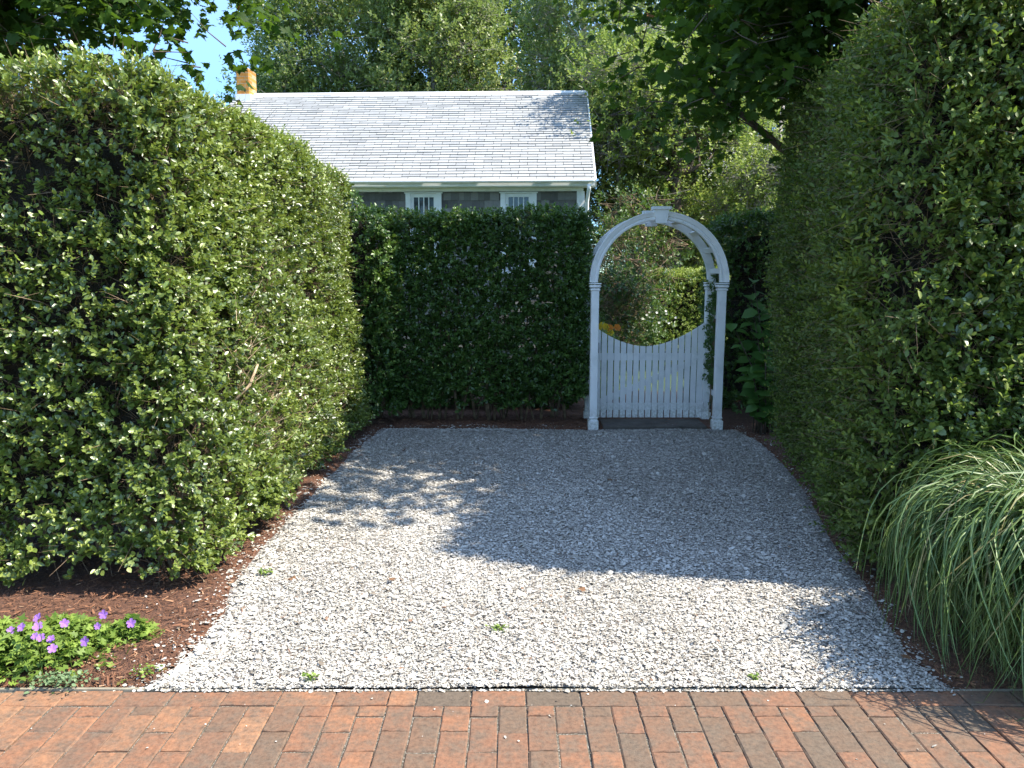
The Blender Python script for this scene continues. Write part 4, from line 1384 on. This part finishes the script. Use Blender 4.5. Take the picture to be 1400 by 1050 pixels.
# neighbouring house, glimpsed right of the light trees
nb = empty('neighbour_house', (6.6, 21, 0), 'grey house glimpsed through the leaves between the arch and the right hedge', 'house')
mb = MB(); mb.box((7.6, 22.5, 1.7), (4.6, 4.6, 3.4)); mb.build('wall', M['wallshingle'], nb)
mb = MB()
mb.add([(5.1, 20.0, 3.35), (10.1, 20.0, 3.35), (10.1, 22.5, 5.2), (5.1, 22.5, 5.2), (10.1, 25.0, 3.35), (5.1, 25.0, 3.35), (5.1, 20.0, 3.2), (10.1, 20.0, 3.2)], [(0, 1, 2, 3), (3, 2, 4, 5), (6, 7, 1, 0), (0, 3, 5), (1, 4, 2)])
mb.build('roof', M['roof'], nb)
mb = MB(); mb.box((6.3, 20.17, 2.1), (.8, .05, 1.2)); wn = mb.build('window', M['paint'], nb)
mb = MB(); mb.box((6.3, 20.14, 2.1), (.62, .03, 1.02)); mb.build('pane', M['glass'], wn)

# ------------------------------------------------------------------ ornamental grass
gr = empty('ornamental_grass', (2.15, 3.05, 0), 'large arching clump of ornamental grass at the lower right, beside the brick pavement', 'grass clump')
n = 3400
S = 18
t_lin = np.linspace(0, 1, S)
az = rng.random(n) * 6.283
rb = .20 * np.sqrt(rng.random(n))
base = np.c_[2.33 + rb * np.cos(az), 3.03 + rb * np.sin(az), np.zeros(n)]
az2 = az + rng.normal(size=n) * .6
Ln = .76 + .86 * rng.random(n)
el0 = R(89) - rng.random(n) ** 1.5 * R(20)
q_ = np.clip((t_lin[None, :] - (.20 + .14 * rng.random((n, 1)))) / (.42 + .14 * rng.random((n, 1))), 0, 1)
q_ = q_ * q_ * (3 - 2 * q_)
t_ = t_lin
elv = el0[:, None] - (el0[:, None] + R(74) + R(14) * rng.random((n, 1))) * q_ - R(14) * t_[None, :] * rng.random((n, 1))
elv = np.maximum(elv, -R(89))
ds = Ln[:, None] / (S - 1)
cx = np.cumsum(np.cos(elv) * ds, 1); cz = np.cumsum(np.sin(elv) * ds, 1)
swirl = az2[:, None] + (rng.normal(size=n) * .65)[:, None] * t_lin[None, :] ** 2
C = np.zeros((n, S, 3))
C[..., 0] = base[:, 0:1] + cx * np.cos(swirl); C[..., 1] = base[:, 1:2] + cx * np.sin(swirl); C[..., 2] = np.maximum(cz, .012 + .02 * rng.random((n, 1)))
tan = np.gradient(C, axis=1); tan = unit(tan)
side = unit(np.cross(tan, np.array([0, 0, 1.0])) + 1e-6 + rng.normal(size=(n, 1, 3)) * .35)
wd = (.0030 + .0026 * rng.random(n))[:, None] * np.sin(np.clip(t_ * 1.02 + .10, 0, 1) * math.pi)[None, :] ** .45
wd[:, -1] = .0003
up = np.cross(side, tan)
V = np.stack([C - side * wd[..., None] + up * (wd * .5)[..., None], C, C + side * wd[..., None] + up * (wd * .5)[..., None]], 2).reshape(n, -1, 3)
fc = []
for k in range(S - 1):
    for j in range(2):
        fc.append((k * 3 + j, k * 3 + j + 1, k * 3 + 4 + j, k * 3 + 3 + j))
fi, sz = inst(None, fc, n, S * 3)
tb = np.clip(rng.normal(.5, .2, n), 0, .9); tb[rng.random(n) < .06] = 1.0
me = npmesh('blades', V.reshape(-1, 3), fi, sz, {'tone': np.repeat(tb, S * 3), 'rib': np.tile(np.tile([0, 1, 0], S), n)}, smooth=True)
link('blades', me, M['blade'], gr)
mb = MB()
for k in range(60):
    a = random.uniform(0, 6.28); r_ = random.uniform(0, .2)
    p = Vector((2.33 + r_ * math.cos(a), 3.03 + r_ * math.sin(a), 0))
    mb.tube([p, p + Vector((math.cos(a) * .03, math.sin(a) * .03, .2))], [.006, .004], 5)
mb.build('crown_stems', M['twig'], gr)

# ------------------------------------------------------------------ geranium with purple flowers
ge = empty('geranium_plant', (-1.95, 3.05, 0), 'low green cranesbill plant with purple flowers at the left edge, beside the bricks', 'flowering plant')
n = 5200
u = rng.random(n)
cxs = [(-2.12, 2.94, .32, .14, .20), (-1.90, 3.08, .20, .12, .15), (-1.66, 3.16, .10, .06, .11), (-2.25, 2.86, .22, .12, .17)]
ci = rng.choice(4, n, p=[.42, .27, .11, .20])
cc_ = np.array(cxs)[ci]
uv = rng.normal(size=(n, 2)) * .5
P = np.c_[cc_[:, 0] + uv[:, 0] * cc_[:, 2], cc_[:, 1] + uv[:, 1] * cc_[:, 3], cc_[:, 4] * np.exp(-(uv ** 2).sum(1) * .7) * (.35 + .65 * rng.random(n))]
keepg = P[:, 1] > EDGE_Y + .0
P = P[keepg]; n = len(P)
D = np.c_[rng.normal(size=(n, 2)), rng.normal(size=n) * .35]
T_GER = (np.array([(0, 0, 0), (.35, .12, 0), (.55, .50, 0), (.62, .16, .02), (1, 0, -.05), (.62, -.16, .02), (.55, -.50, 0), (.35, -.12, 0), (.2, .42, -.02), (.2, -.42, -.02)]),
         [(0, 7, 4, 1), (1, 4, 3), (7, 5, 4), (1, 3, 2), (7, 6, 5), (0, 1, 8), (0, 9, 7)])
link('foliage', leaf_mesh('foliage', P, D, np.c_[rng.normal(size=(n, 2)) * .5, np.ones(n)], .026 + .022 * rng.random(n), T_GER, rng.random(n)), M['geranium'], ge)
fpx = [(52, 845), (30, 858), (15, 862), (52, 857), (88, 852), (134, 856), (180, 852), (48, 870), (56, 872), (72, 887), (117, 877), (70, 874), (142, 840)]
for (px, py) in fpx:
    Y = 2.86 + random.uniform(-.03, .05) + (.10 if px > 120 else 0)
    p = at(px, py, Y)
    mb = MB(); mb.tube([(p.x + random.uniform(-.04, .04), Y + random.uniform(-.03, .03), 0.02), (p.x + .008, Y, p.z * .6), (p.x, Y, p.z)], [.0016, .0014, .0012], 4)
    sk = mb.build('flower_stalk', M['geranium'], ge)
    f_ = MB(); bloom(f_, p, (random.uniform(-.5, .5), -.8, random.uniform(.3, 1)), random.uniform(.015, .021), 5, .3)
    f_.build('blossom', M['purple'], sk)

# small creeping weeds and other little things
def tuft(name, label, px, py, nn, spread, hgt, lsz, mat, catg='weed', group=None):
    x, y = G(px, py)
    P = np.c_[x + rng.normal(size=nn) * spread, y + rng.normal(size=nn) * spread * .6, .02 + rng.random(nn) * hgt]
    me = leaf_mesh(name, P, np.c_[rng.normal(size=(nn, 2)), rng.normal(size=nn) * .3 + .4], np.c_[rng.normal(size=(nn, 2)) * .4, np.ones(nn)], lsz * (.6 + .8 * rng.random(nn)), T_LEAF, rng.random(nn))
    o = link(name, me, mat)
    tag(o, label, catg, group)


tuft('creeping_plant', 'small grey green creeping plant on mulch near the timber edging', 84, 938, 260, .055, .022, .016, M['sedum'], 'plant')
tuft('creeping_plant', 'tiny green sprig left of the corner of the shell driveway', 205, 925, 60, .035, .02, .014, M['geranium'], 'plant')
tuft('weed', 'tiny green weed in shells close to the bricks, left of centre', 425, 934, 40, .012, .02, .016, M['geranium'], group='weeds in the shell driveway')
tuft('weed', 'small weed with dry tips in the shells below the centre', 683, 866, 45, .02, .018, .016, M['geranium'], group='weeds in the shell driveway')
tuft('weed', 'tiny weed at the left rim of the driveway beside the mulch', 362, 790, 40, .022, .02, .02, M['geranium'], group='weeds in the shell driveway')
tuft('weed', 'tiny weed close to the bricks on the right of the driveway', 1030, 934, 30, .012, .015, .014, M['geranium'], group='weeds in the shell driveway')
for i_, (px, py, lb) in enumerate([(792, 814, 'dry brown leaf on sunlit shells just below the shadow edge'), (540, 800, 'dry brown leaf lying on sunlit shells left of centre'), (835, 660, 'dry brown leaf on shaded shells in front of the gate'),
                                   (1240, 905, 'dry leaf lying on shells beside the ornamental grass'), (404, 796, 'small dry leaf near the left rim of the driveway')]):
    x, y = G(px, py)
    me = leaf_mesh('fallen_leaf', np.array([[x, y, .03]]), np.array([[random.uniform(-1, 1), random.uniform(-1, 1), .1]]), np.array([[.2, .1, 1.0]]), np.array([.045]), (T_MAPLE[0] * np.array([1, 1, 2.0]), T_MAPLE[1]), np.array([.5]))
    tag(link('fallen_leaf', me, M['deadleaf']), lb, 'fallen leaf', 'dry leaves on the driveway')
